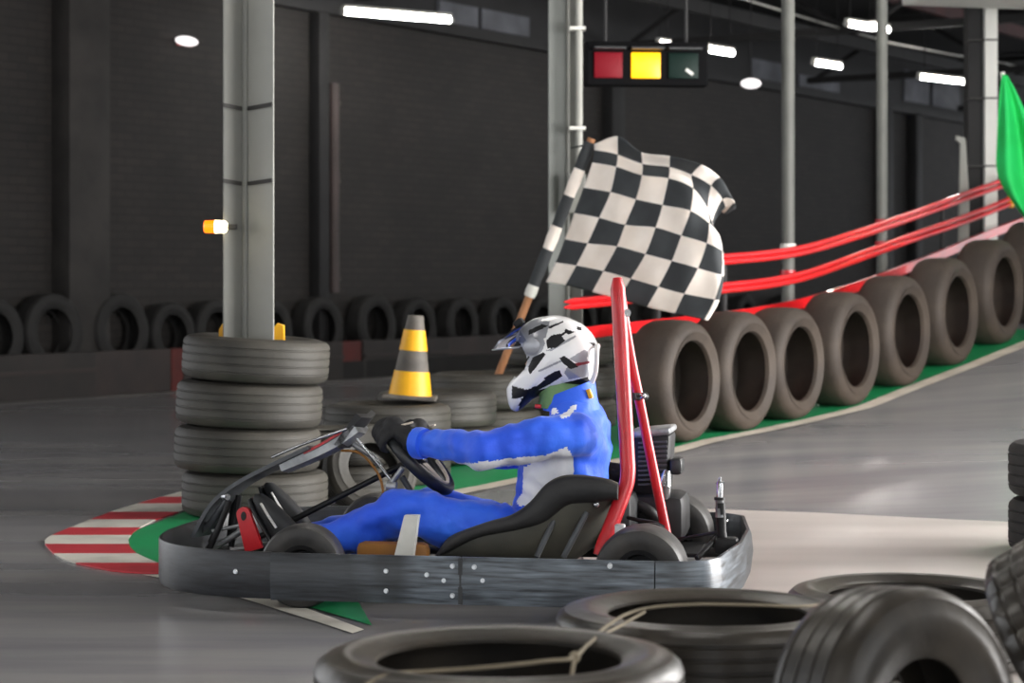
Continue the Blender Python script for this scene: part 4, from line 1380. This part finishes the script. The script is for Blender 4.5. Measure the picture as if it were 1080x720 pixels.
# ---- seat
s_top = [(462, 584), (474, 566), (512, 551), (539, 543), (559, 529), (575, 511), (592, 502), (614, 501), (640, 505), (652, 510)]
s_mid = [(470, 589), (490, 592), (520, 594), (550, 595), (575, 594), (600, 590), (622, 576), (638, 556), (650, 533), (660, 512)]
SY = 0.25
te = smooth_path([K(x, y, SY) for x, y in s_top], 4)
mi = smooth_path([K(x, y, 0) for x, y in s_mid], 4)
def seat_build(bm):
    NV = 16
    rows = []
    for a, c_ in zip(te, mi):
        row = []
        for k in range(NV + 1):
            v = -1 + 2 * k / NV
            th = v * math.pi / 2
            y = SY * math.copysign(abs(math.sin(th)) ** 0.75, v)
            w = 1 - abs(math.cos(th)) ** 0.6
            p = c_.lerp(Vector((a.x, 0, a.z)), w)
            row.append(bm.verts.new((p.x, y, max(p.z, 0.07))))
        rows.append(row)
    for a, b in zip(rows, rows[1:]):
        for k in range(NV):
            bm.faces.new((a[k], a[k + 1], b[k + 1], b[k]))
seat = kpart('seat', SEATUND, seat_build, angle=70)
so = seat.modifiers.new('t', 'SOLIDIFY'); so.thickness = 0.018; so.offset = 0
# padded lip of the near and far sides
low_px = [(463, 587), (480, 579), (505, 567), (545, 559), (574, 551), (597, 534), (612, 531), (628, 530), (642, 528), (652, 527)]
for sd in (1, -1):
    A = [K(x, y, SY) for x, y in s_top]; B = [K(x, y, SY) for x, y in low_px]
    A = smooth_path(A, 4); B = smooth_path(B, 4)
    def lip(bm):
        rows = []
        for a, b in zip(A, B):
            c_ = (a + b) / 2; h = (a - b) / 2
            hl = max(h.length, 0.008)
            hd = h.normalized()
            rows.append([bm.verts.new(Vector((c_.x, SY * sd, c_.z)) + Vector((hd.x, 0, hd.z)) * (hl * math.copysign(abs(math.cos(q)) ** .8, math.cos(q))) + Vector((0, 0.024 * math.sin(q), 0))) for q in [2 * math.pi * j / 12 for j in range(12)]])
        for a, b in zip(rows, rows[1:]):
            for j in range(12):
                bm.faces.new((a[j], a[(j + 1) % 12], b[(j + 1) % 12], b[j]))
        bm.faces.new(rows[0]); bm.faces.new(rows[-1][::-1])
    kpart('padded_side', SEATM, lip, angle=60)
ktube('seat_strut', GREYPL, [(586, 545, 0.24), (566, 587, 0.28)], 0.009)
ktube('seat_strut', GREYPL, [(619, 540, 0.24), (594, 588, 0.28)], 0.009)
ktube('seat_bar', BLACKMT, [(597, 533, 0.23), (612, 533, 0.24), (632, 529, 0.24)], 0.009)
kpart('seat_bar_bolt', CHROME, lambda bm: sphere(bm, K(629, 532, 0.25), 0.010))
# light upright bracket between leg and bumper, orange tray beside the leg
def bracket(bm):
    a, b, c_, d2 = K(427, 543, 0.36), K(442, 543, 0.36), K(436, 588, 0.36), K(416, 588, 0.36)
    prism(bm, [(p.x, p.z) for p in (a, b, c_, d2)], 0.34, 0.37)
kpart('leg_guard', WHITEP, bracket, smooth=False)
kpart('side_tray', ORANGE, lambda bm: box(bm, (K(415, 580, 0.29).x, 0.29, 0.125), (0.22, 0.06, 0.10), None, 0.02))

# ---- engine behind the driver, on the far side
EY = -0.16
c0, c1 = K(663, 522, EY), K(709, 452, EY)
ew, eh = abs(c1.x - c0.x), c1.z - c0.z
ec = (c0 + c1) / 2
eng = kpart('engine', BLACKMT, lambda bm: box(bm, ec + Vector((0, -0.06, -0.004)), (ew * 0.86, 0.2, eh * 0.92), Matrix.Rotation(math.radians(-4), 3, 'Y'), 0.012))
kpart('engine_lid', ALU, lambda bm: box(bm, ec + Vector((0, -0.06, eh / 2 - 0.012)), (ew * 0.98, 0.23, 0.022), Matrix.Rotation(math.radians(6), 3, 'Y'), 0.009), eng)
for k in range(10):
    kpart('cooling_fin', GREYPL, lambda bm: box(bm, ec + Vector((-0.012, 0.045, eh / 2 - 0.04 - k * 0.0145)), (ew * 0.66, 0.012, 0.0055), Matrix.Rotation(math.radians(3), 3, 'Y')), eng, smooth=False)
kpart('engine_side_cover', BLACKPL, lambda bm: box(bm, K(714, 491, EY), (0.04, 0.10, 0.05), None, 0.012), eng)
ccp = K(690, 545, EY)
kpart('crankcase', BLACKMT, lambda bm: box(bm, Vector((ccp.x, EY - 0.05, ccp.z)), (0.20, 0.24, 0.15), None, 0.03))
kpart('carburettor', CHROME, lambda bm: (tube(bm, [K(703, 497, EY + .07), K(700, 512, EY + .09), K(701, 524, EY + .07)], [0.012, 0.024, 0.016], 12), sphere(bm, K(697, 507, EY + .08), 0.018)))
kpart('exhaust_pipe', BLACKMT, lambda bm: tube(bm, smooth_path([K(660, 530, EY + .1), K(680, 536, EY + .12), K(694, 548, EY + .1), K(706, 560, EY)], 4), 0.018, 12))
kpart('engine_mount', BLACKMT, lambda bm: box(bm, Vector((ccp.x, EY - 0.05, 0.10)), (0.30, 0.30, 0.03), None, 0.004), smooth=False)
kpart('fuel_tank', BLACKPL, lambda bm: box(bm, K(650, 545, 0.02), (0.12, 0.2, 0.16), None, 0.03))
# drive chain guard arcs over the rear wheel
ktube('chain_guard', BLACKPL, [(652, 585, 0.32), (660, 566, 0.32), (676, 556, 0.32), (692, 555, 0.32), (702, 562, 0.32)], 0.010, sm_=4)
ktube('brake_line', BLACKMT, [(652, 543, 0.1), (672, 548, 0.12), (690, 551, 0.14), (700, 556, 0.16)], 0.006, sm_=4)
kpart('battery_terminal', ALU, lambda bm: box(bm, K(654, 563, 0.3), (0.03, 0.03, 0.06), None, 0.005))
# ---- red bars
BY = 0.24
top = K(650, 293, 0.10)
kb = empty('rear_hoop', K(650, 585, BY), 0, kart)
k0 = kb.location.copy()
P1 = smooth_path([K(651, 293, 0.12), K(656, 380, 0.15), K(661, 470, 0.19), K(662, 502, 0.205), K(656, 524, 0.22), K(632, 586, 0.27)], 5)
bm = bmesh.new(); tube(bm, [p - k0 for p in P1], [0.014] + [0.023] * (len(P1) - 2) + [0.019], 14); finish(bm, 'front_bar', REDP, kb)
P2 = smooth_path([K(653, 300, 0.09), K(664, 370, 0.08), K(674, 420, 0.07), K(688, 490, 0.05), K(704, 568, 0.03), K(707, 585, 0.03)], 5)
bm = bmesh.new(); tube(bm, [p - k0 for p in P2], 0.0155, 12); finish(bm, 'rear_bar', REDP, kb)
bm = bmesh.new(); tube(bm, [K(657, 330, 0.12) - k0, K(662, 330, 0.14) - k0], 0.012, 10); finish(bm, 'bolt', CHROME, kb)
bm = bmesh.new(); tube(bm, [K(667, 418, 0.11) - k0, K(681, 418, 0.05) - k0], 0.012, 10); finish(bm, 'clamp', BLACKMT, kb)
bm = bmesh.new(); sphere(bm, K(678, 417, 0.1) - k0, 0.010); finish(bm, 'clamp_bolt', CHROME, kb)
# ---- upright rod at the tail
ty = 0.12
ktube('tail_rod', BLACKMT, [(764, 582, ty), (761, 560, ty), (760, 530, ty)], 0.015)
ktube('tail_rod_sleeve', ALU, [(760, 545, ty), (759, 528, ty), (759, 526, ty)], [0.016, 0.013, 0.016])
ktube('tail_rod_collar', BLACKMT, [(759, 527, ty), (759, 524, ty)], 0.017)
ktube('tail_rod_tip', CHROME, [(759, 524, ty), (759, 509, ty), (759, 507, ty), (760, 503, ty)], [0.010, 0.010, 0.005, 0.004])
ktube('tail_rod_clip', CHROME, [(755, 510, ty), (764, 509, ty)], 0.004)
ktube('tail_stay', BLACKMT, [(714, 569, 0.05), (757, 561, ty)], 0.006)
ktube('tail_stay', BLACKMT, [(735, 589, 0.2), (757, 566, ty)], 0.009)
kpart('tail_clamp', BLACKMT, lambda bm: box(bm, K(766, 575, ty), (0.07, 0.06, 0.05), None, 0.01))
kpart('tail_plate', ALU, lambda bm: box(bm, Vector((K(735, 592, 0.3).x, 0.2, 0.115)), (0.20, 0.26, 0.01), None, 0.003), smooth=False)
for px, py in ((766, 549), (772, 568)):
    kpart('tail_bolt', CHROME, lambda bm: sphere(bm, K(px, py, 0.02), 0.006))

# ================================================================== THE DRIVER
def ering(c, ax, ay):
    return (c, ax, ay)
def body_loft(bm, secs, seg=20):
    """secs: (centre, sagittal half, lateral half, spine direction)"""
    rings = []
    n_ = len(secs)
    for i, (c, sg, lt) in enumerate(secs):
        a = secs[max(i - 1, 0)][0]; b = secs[min(i + 1, n_ - 1)][0]
        t = (b - a).normalized()
        lat_ = Vector((0, 1, 0)); lat_ = (lat_ - t * lat_.dot(t)).normalized()
        sag = t.cross(lat_).normalized()
        rings.append([bm.verts.new(c + sag * (sg * math.copysign(abs(math.cos(q)) ** .85, math.cos(q))) + lat_ * (lt * math.copysign(abs(math.sin(q)) ** .85, math.sin(q)))) for q in [2 * math.pi * k / seg for k in range(seg)]])
    for a, b in zip(rings, rings[1:]):
        for k in range(seg):
            bm.faces.new((a[k], a[(k + 1) % seg], b[(k + 1) % seg], b[k]))
    bm.faces.new(rings[0][::-1]); bm.faces.new(rings[-1])

bm = bmesh.new()
torso = [(577, 578, .10, .15), (583, 560, .13, .165), (588, 535, .14, .165), (592, 512, .135, .165), (599, 487, .128, .18), (605, 464, .118, .20), (608, 446, .098, .19), (606, 432, .074, .14), (600, 420, .058, .085), (592, 405, .052, .055)]
body_loft(bm, [(K(x, y, 0), a, b) for x, y, a, b in torso])
# head inside the helmet, with brow, nose and chin
hc_ = K(583, 378, 0)
sphere(bm, hc_ + Vector((-0.028, 0, 0.02)), (0.092, 0.074, 0.105))
sphere(bm, hc_ + Vector((0.022, 0, -0.045)), (0.045, 0.05, 0.06))
tube(bm, [hc_ + Vector((0.055, 0, 0.015)), hc_ + Vector((0.076, 0, -0.022)), hc_ + Vector((0.06, 0, -0.03))], [0.010, 0.015, 0.012], 8)
wrist = {1: K(441, 467, 0.155)}
elbow = {1: K(512, 474, 0.29)}
shoul = {1: K(600, 459, 0.185)}
for sd in (1, -1):
    if sd < 0:
        for dct in (wrist, elbow, shoul):
            dct[-1] = Vector((dct[1].x, -dct[1].y * (0.85 if dct is elbow else 1), dct[1].z - (0.045 if dct is elbow else 0.03 if dct is wrist else 0.01)))
    w_, e_, s0 = wrist[sd], elbow[sd], shoul[sd]
    s00 = Vector((s0.x - 0.01, s0.y - 0.08 * sd, s0.z - 0.01))
    pts = smooth_path([s00, s0, s0.lerp(e_, 0.5) + Vector((0, 0.01 * sd, 0.004)), e_, e_.lerp(w_, 0.5), w_], 4)
    radii = []
    for i in range(len(pts)):
        t = i / (len(pts) - 1)
        r = 0.082 + (0.058 - 0.082) * min(1, t / 0.55) if t < 0.55 else 0.058 + (0.042 - 0.058) * ((t - 0.55) / 0.45)
        radii.append(r)
    tube(bm, pts, radii, 16)
    kn = K(424, 541, 0.17) if sd > 0 else K(452, 538, -0.15)
    hipc = K(572, 570, 0.095) if sd > 0 else K(572, 568, -0.10)
    ank = K(312, 573, 0.17) if sd > 0 else K(318, 568, -0.13)
    pts = smooth_path([hipc, hipc.lerp(kn, 0.5) + Vector((0, 0.008 * sd, 0.0)), kn, kn.lerp(ank, 0.5) + Vector((-0.01, 0, -0.012)), ank], 5)
    radii = []
    for i in range(len(pts)):
        t = i / (len(pts) - 1)
        radii.append(0.094 + (0.072 - 0.094) * (t / 0.5) if t < 0.5 else 0.072 + (0.05 - 0.072) * ((t - 0.5) / 0.5))
    tube(bm, pts, radii, 16)
    if sd > 0: kneeL = kn; ankL = ank
    else: kneeR = kn; ankR = ank
me = remesh(bm, 0.0068, 7, 'person')
# cloth folds
norms = [v.normal.copy() for v in me.vertices]
newco = [v.co.copy() for v in me.vertices]
for vi in range(len(newco)):
    co = newco[vi].copy()
    if co.z > 0.66 and abs(co.y) < 0.1:
        continue
    f = noise.noise(Vector((co.x * 9, co.y * 7, co.z * 16))) * 0.015 + noise.noise(Vector((co.x * 24, co.y * 16 + 5, co.z * 22))) * 0.007
    # creases round the knee and elbow
    for j, amp in ((kneeL, 0.006), (elbow[1], 0.006), (K(560, 540, 0.1), 0.008)):
        dd = (co - j).length
        if dd < 0.16:
            f += amp * math.sin(dd * 140 + co.y * 20) * (1 - dd / 0.16)
    newco[vi] = co + norms[vi] * f
me.vertices.foreach_set('co', [c for v in newco for c in v])
me.update()
me.materials.clear()
for m in (SUIT, SUITW, SKIN):
    me.materials.append(m)
panel = [(552, 493), (575, 480), (598, 471), (605, 483), (605, 500), (590, 512), (578, 520), (567, 530), (549, 534), (544, 529), (551, 519)]
armw = [(468, 488), (500, 488), (540, 483), (575, 480), (596, 474), (604, 480), (604, 500), (470, 506)]
logo1 = [(580, 431), (587, 430), (589, 436), (582, 437)]
logo2 = [(590, 437), (598, 434), (603, 427), (609, 426), (606, 433), (600, 439), (592, 442)]
neckz = K(598, 409, 0).z
for p in me.polygons:
    c = p.center
    q = Vector((c.x, abs(c.y), c.z))
    x, y = KP(q)
    mi_ = 0
    if c.z > neckz and abs(c.y) < 0.11 and c.x < 0.2 and (c - hc_).length < 0.16:
        mi_ = 2
    elif abs(c.y) > 0.06 and (inpoly(x, y, panel) or (abs(c.y) > 0.14 and inpoly(x, y, armw)) ):
        mi_ = 1
    elif c.y > 0.03 and (inpoly(x, y, logo1) or inpoly(x, y, logo2)):
        mi_ = 1
    p.material_index = mi_
me.shade_smooth()
me.name = 'person'
person = link(me, 'person', loc=KC, rot=(0, 0, KROT))
tag(person, 'kart driver in a blue and white racing suit gripping the steering wheel', 'person')
def ppart(name, m, build, parent=None, smooth=True, angle=50):
    bm = bmesh.new(); build(bm)
    return finish(bm, name, m, parent or person, smooth, angle=angle)
for sd in (1, -1):
    ppart('eye', EYEW, lambda bm: sphere(bm, hc_ + Vector((0.052, 0.03 * sd, 0.022)), 0.012))
# suit collar and green neck guard
def collar(bm):
    secs = [(K(603, 432, 0), .088, .118, 0.0), (K(602, 422, 0), .082, .096, 0.012), (K(601, 414, 0), .080, .086, 0.026), (K(601, 410, 0), .077, .083, 0.030), (K(601, 411, 0), .066, .072, 0.026)]
    rings = []
    for c, sg, lt, tilt in secs:                      # the back of the collar stands higher than the front
        rings.append([bm.verts.new(c + Vector((sg * math.cos(q), lt * math.sin(q), -tilt * math.cos(q)))) for q in [2 * math.pi * k / 30 for k in range(30)]])
    for a, b in zip(rings, rings[1:]):
        for k in range(30):
            bm.faces.new((a[k], a[(k + 1) % 30], b[(k + 1) % 30], b[k]))
ppart('suit_collar', SUIT, collar)
def neck(bm):
    c0 = K(592, 420, 0); c1 = K(588, 402, 0)
    body_loft(bm, [(c0 + Vector((0, 0, -0.03)), .072, .080), (c0 + Vector((-0.002, 0, 0.01)), .070, .074), (c1 + Vector((-0.004, 0, 0.012)), .070, .072), (c1 + Vector((-0.004, 0, 0.02)), .05, .05)], 28)
ppart('neck_guard', GREENCL, neck)
tg = K(622, 415, 0.05)
ppart('collar_tag', YELLOW, lambda bm: box(bm, tg, (0.012, 0.03, 0.03), Matrix.Rotation(math.radians(20), 3, 'Y'), 0.002), smooth=False)
for sd in (1, -1):
    w_, e_ = wrist[sd], elbow[sd]
    t = (w_ - e_).normalized()
    ppart('cuff', SUIT, lambda bm: tube(bm, [w_ - t * 0.03, w_ - t * 0.01, w_ + t * 0.004, w_ + t * 0.006], [0.046, 0.050, 0.049, 0.036], 18))

# gloves: palm, four fingers and thumb closed round the rim
for sd in (1, -1):
    ang = math.radians(42) if sd > 0 else math.radians(152)
    rc = SW + rim_pt(ang)
    ro = rim_pt(ang).normalized()                    # outwards
    tg_ = en.cross(ro).normalized()                  # along the rim
    w_ = wrist[sd]
    bm = bmesh.new()
    pc = rc + en * 0.034 + ro * 0.012
    tw = (w_ - pc)
    tube(bm, [w_ - (pc - w_).normalized() * 0.02, w_, w_.lerp(pc, 0.45), pc], [(0.036, 0.032), (0.036, 0.032), (0.038, 0.032), (0.034, 0.026)], 14)
    sphere(bm, pc + ro * 0.004, (0.034, 0.042, 0.034))
    for k, (o_, ln) in enumerate(((-0.034, 0.9), (-0.012, 1.05), (0.011, 1.0), (0.032, 0.85))):
        b0 = rc + tg_ * o_
        path = [b0 + en * 0.036 + ro * 0.016, b0 + en * 0.016 + ro * 0.036 * ln, b0 - en * 0.014 + ro * 0.034 * ln, b0 - en * 0.033 + ro * 0.012, b0 - en * 0.030 - ro * 0.014 * ln]
        tube(bm, smooth_path(path, 3), [0.0118] * 9 + [0.0112, 0.0105, 0.0098, 0.008], 10)
    th0 = pc - ro * 0.015 + tg_ * (0.028 * (1 if tg_.z > 0 else -1))
    td = tg_ * (1 if tg_.z > 0 else -1)
    tube(bm, smooth_path([th0, th0 - ro * 0.02 + td * 0.016 - en * 0.01, th0 - ro * 0.026 + td * 0.034 - en * 0.032], 4), [0.013] * 5 + [0.0115, 0.011, 0.010, 0.008], 10)
    gm = remesh(bm, 0.0042, 3, 'glove')
    gm.materials.clear(); gm.materials.append(GLOVE)
    gm.shade_smooth()
    gl = link(gm, 'glove', person)
    bm = bmesh.new()
    wm = w_.lerp(pc, 0.2)
    tdir = (pc - w_).normalized()
    tube(bm, [wm - tdir * 0.008, wm + tdir * 0.010], 0.0405, 16); finish(bm, 'wrist_strap', GLOVE, gl)
    bm = bmesh.new()
    box(bm, w_.lerp(pc, 0.5) + Vector((0, 0, 0.034)), (0.045, 0.02, 0.006), Matrix.Rotation(math.radians(15), 3, 'Y'), 0.002); finish(bm, 'knuckle_patch', GLOVEB, gl)

# shoes on the pedals
SHOEK = mat('shoe_black', srgb(24, 25, 27), 0.6, col2=srgb(40, 42, 44), nscale=14)
SHOEW = mat('shoe_white', srgb(214, 212, 206), 0.6)
for sd, heel_px, toe_px, yy in ((1, (300, 583), (270, 527), 0.155), (-1, (314, 577), (281, 515), -0.11)):
    heel, toe = K(*heel_px, yy), K(*toe_px, yy)
    t = (toe - heel).normalized()
    back = Vector((t.z, 0, -t.x)) if Vector((t.z, 0, -t.x)).x < 0 else -Vector((t.z, 0, -t.x))   # towards the driver
    Ls = (toe - heel).length
    def shoe(bm):
        secs = [(-0.03, .036, .034, .03), (0.02, .045, .038, .035), (Ls * .35, .044, .038, .03), (Ls * .6, .036, .044, .024), (Ls * .85, .026, .046, .016), (Ls * 1.02, .016, .034, .010), (Ls * 1.07, .006, .014, .006)]
        body_loft(bm, [(heel + t * d_ + back * o_, a, b) for d_, a, b, o_ in secs], 18)
    sh = ppart('shoe', SHOEK, shoe)
    def sole(bm):
        body_loft(bm, [(heel + t * d_ - back * 0.014, .008, w_) for d_, w_ in ((-0.035, .026), (0.0, .036), (Ls * .4, .034), (Ls * .7, .046), (Ls * .95, .042), (Ls * 1.07, .02))], 16)
    ppart('sole', BLACKPL, sole, sh)
    def stripe(bm, o0_=0.25, o1_=0.62):
        a = heel + t * (Ls * o0_) + back * 0.028; b = heel + t * (Ls * o1_) + back * 0.022
        tube(bm, [a + Vector((0, 0.043, 0)), (a + b) / 2 + Vector((0, 0.045, 0)), b + Vector((0, 0.045, 0))], [(0.010, 0.004), (0.014, 0.004), (0.006, 0.004)], 8)
    ppart('side_patch', SHOEW, lambda bm: stripe(bm, 0.42, 0.9), sh)
    ppart('heel_stripe', SHOEW, lambda bm: tube(bm, [heel + Vector((0, 0.042, 0)) + back * 0.0 - t * 0.02, heel + t * 0.05 + back * 0.01 + Vector((0, 0.044, 0)), heel + t * 0.035 + back * 0.05 + Vector((0, 0.038, 0))], 0.006, 8), sh)

# ---- helmet
def HZ(x, y): return (500 + x / 6.0, 320 + y / 6.0)
outl = [(300, 150), (370, 100), (450, 80), (560, 80), (640, 105), (700, 145), (750, 200), (780, 265), (785, 330), (775, 400), (758, 455), (740, 500),
        (670, 515), (590, 525), (500, 545), (430, 570), (360, 610), (310, 655), (275, 685), (240, 672), (222, 640), (212, 590), (208, 540), (235, 490), (280, 440), (300, 395), (290, 330), (272, 270), (268, 215), (280, 180)]
HC = K(*HZ(530, 320), 0)
osag = []
for x, y in outl:
    p = K(*HZ(x, y), 0) - HC
    osag.append((math.atan2(p.z, p.x), math.hypot(p.x, p.z)))
osag.sort()
def r_sag(a):
    n_ = len(osag)
    for i in range(n_):
        a0, r0 = osag[i]; a1, r1 = osag[(i + 1) % n_]
        if i == n_ - 1: a1 += 2 * math.pi
        aa = a if a >= osag[0][0] else a + 2 * math.pi
        if a0 <= aa <= a1:
            t = (aa - a0) / max(a1 - a0, 1e-6)
            return r0 + (r1 - r0) * t
    return osag[0][1]
NA, NB = 260, 110
WY = 0.118
bm = bmesh.new()
def hpt(a, b, grow=0.0):
    # b from -pi/2..pi/2 out of the sagittal plane
    rs = r_sag(a) + grow
    e = 2.35
    cb, sb_ = abs(math.cos(b)), abs(math.sin(b))
    wy = WY + grow
    # the chin bar is narrower than the skull
    dirx, dirz = math.cos(a), math.sin(a)
    r = ((cb / rs) ** e + (sb_ / wy) ** e) ** (-1 / e)
    p = Vector((dirx * math.cos(b) * r, math.sin(b) * r, dirz * math.cos(b) * r))
    if p.x > 0.06:
        p.y *= 1 - 1.6 * (p.x - 0.06)
    return p
rings = []
for j in range(1, NB):
    b = -math.pi / 2 + math.pi * j / NB
    rings.append([bm.verts.new(HC + hpt(-math.pi + 2 * math.pi * k / NA, b)) for k in range(NA)])
pl0 = bm.verts.new(HC + Vector((0, -WY, 0))); pl1 = bm.verts.new(HC + Vector((0, WY, 0)))
for a, b in zip(rings, rings[1:]):
    for k in range(NA):
        bm.faces.new((a[k], a[(k + 1) % NA], b[(k + 1) % NA], b[k]))
for k in range(NA):
    bm.faces.new((pl0, rings[0][(k + 1) % NA], rings[0][k])); bm.faces.new((pl1, rings[-1][k], rings[-1][(k + 1) % NA]))
def z2(v):
    px, py = KP(Vector((v.x, v.y, v.z)))
    return (px - 500) * 6, (py - 320) * 6
port = [(100, 232), (300, 232), (345, 285), (368, 350), (350, 405), (295, 462), (100, 470)]
neckh = [(300, 700), (330, 640), (420, 575), (520, 546), (640, 524), (760, 512), (760, 760), (300, 760)]
black = [[(455, 235), (490, 200), (545, 190), (575, 235), (520, 280), (465, 285)],
         [(345, 170), (430, 130), (470, 140), (400, 175), (345, 200)],
         [(575, 160), (640, 180), (600, 195), (570, 185)],
         [(650, 145), (680, 150), (680, 172), (650, 165)],
         [(240, 520), (330, 545), (400, 520), (500, 440), (540, 420), (560, 460), (480, 510), (420, 540), (350, 590), (240, 600)],
         [(300, 600), (420, 545), (560, 505), (720, 462), (740, 510), (600, 528), (480, 552), (380, 610), (300, 680), (270, 690)],
         [(540, 345), (570, 330), (640, 380), (660, 400), (610, 415), (560, 375)],
         [(720, 245), (760, 245), (785, 268), (740, 262)]]
silver = [[(330, 240), (430, 205), (450, 250), (430, 300), (370, 320), (320, 300)],
          [(590, 400), (720, 385), (730, 460), (600, 480), (570, 440)],
          [(310, 150), (360, 110), (430, 95), (420, 130), (340, 165), (300, 175)],
          [(600, 350), (700, 290), (720, 300), (715, 370), (650, 375)]]
black += [[(440, 470), (520, 425), (530, 433), (450, 487)], [(470, 150), (560, 110), (566, 118), (478, 160)], [(520, 215), (590, 165), (600, 172), (530, 228)], [(300, 400), (345, 330), (352, 338), (310, 410)]]
silver += [[(330, 205), (520, 122), (530, 132), (340, 220)], [(400, 425), (560, 352), (568, 362), (408, 436)], [(450, 300), (480, 285), (640, 200), (650, 210), (490, 300)]]
black += [[(352, 452), (342, 400), (372, 340), (440, 308), (452, 322), (400, 395)]]
silver += [[(280, 245), (290, 165), (380, 108), (480, 112), (455, 215), (340, 252)], [(300, 330), (345, 300), (430, 300), (380, 345), (345, 400), (300, 400)]]
red = [[(640, 378), (730, 362), (730, 380), (650, 395)]]
dele = []
for f in bm.faces:
    c = f.calc_center_median()
    x, y = z2(Vector((c.x, abs(c.y), c.z)))
    xs_, ys_ = z2(Vector((c.x, 0, c.z)))
    if inpoly(xs_, ys_, port) and c.x > HC.x + 0.04:
        dele.append(f); continue
    if inpoly(xs_, ys_, neckh) and f.normal.z < 0 and abs(c.y) < 0.085 and c.x < HC.x + 0.09:
        dele.append(f); continue
    f.material_index = 0
    if any(inpoly(x, y, q) for q in silver): f.material_index = 2
    if any(inpoly(x, y, q) for q in black): f.material_index = 1
    if any(inpoly(x, y, q) for q in red): f.material_index = 3
bmesh.ops.delete(bm, geom=dele, context='FACES')
helmet = finish(bm, 'helmet', [HELW, HELK, HELS, HELR], person, angle=60)
so = helmet.modifiers.new('t', 'SOLIDIFY'); so.thickness = 0.010; so.offset = -1
helmet['label'] = 'white full-face helmet with black and silver graphics'
# liner inside the shell
def liner(bm):
    sphere(bm, HC + Vector((-0.012, 0, 0.012)), (0.100, 0.098, 0.105), u=24, v=16)
ppart('helmet_liner', LINER, liner, helmet)
# raised visor
piv = K(*HZ(400, 262), 0)
vis_px = [(300, 372), (215, 335), (122, 290), (165, 228), (225, 180), (285, 135)]
vis_px = [(122, 292), (140, 262), (170, 226), (225, 180), (262, 152), (300, 128)]
VC = smooth_path([K(*HZ(x, y), 0) for x, y in vis_px], 4)
def visor(bm):
    rows = []
    for c in VC:
        row = []
        for k in range(25):
            b = math.radians(-84 + 168 * k / 24)
            p = piv + (c - piv) * (math.cos(b) ** 0.6)
            row.append(bm.verts.new((p.x, 0.126 * math.sin(b), p.z)))
        rows.append(row)
    for a, b in zip(rows, rows[1:]):
        for k in range(24):
            bm.faces.new((a[k], a[k + 1], b[k + 1], b[k]))
ppart('visor', VISOR, visor, helmet)
def vis_edge(bm):
    P = []
    for k in range(25):
        b = math.radians(-84 + 168 * k / 24)
        p = piv + (VC[0] - piv) * (math.cos(b) ** 0.6)
        P.append(Vector((p.x, 0.126 * math.sin(b), p.z)))
    tube(bm, P, 0.0028, 6)
ppart('visor_edge', HELS, vis_edge, helmet)
for sd in (1, -1):
    pc = Vector((piv.x, 0, piv.z))
    ppart('visor_hinge', HELS, lambda bm: tube(bm, [pc + Vector((0, 0.100 * sd, 0)), pc + Vector((0, 0.117 * sd, 0)), pc + Vector((0, 0.120 * sd, 0))], [0.027, 0.027, 0.020], 20), helmet)
vent = K(*HZ(300, 135), 0)
ppart('top_vent', HELK, lambda bm: box(bm, K(*HZ(292, 122), 0) + Vector((0, 0.02, 0)), (0.03, 0.05, 0.022), Matrix.Rotation(math.radians(40), 3, 'Y'), 0.005), helmet)
ppart('chin_strap', REDP, lambda bm: box(bm, K(*HZ(405, 650), 0.09), (0.02, 0.012, 0.012), None, 0.003), helmet)
ppart('spoiler', HELW, lambda bm: tube(bm, smooth_path([K(*HZ(775, 270), -0.05), K(*HZ(785, 270), 0.0), K(*HZ(778, 270), 0.05), K(*HZ(775, 330), 0.07), K(*HZ(768, 430), 0.07), K(*HZ(745, 500), 0.06)], 4), 0.008, 8), helmet)
print('objects', len(bpy.data.objects))
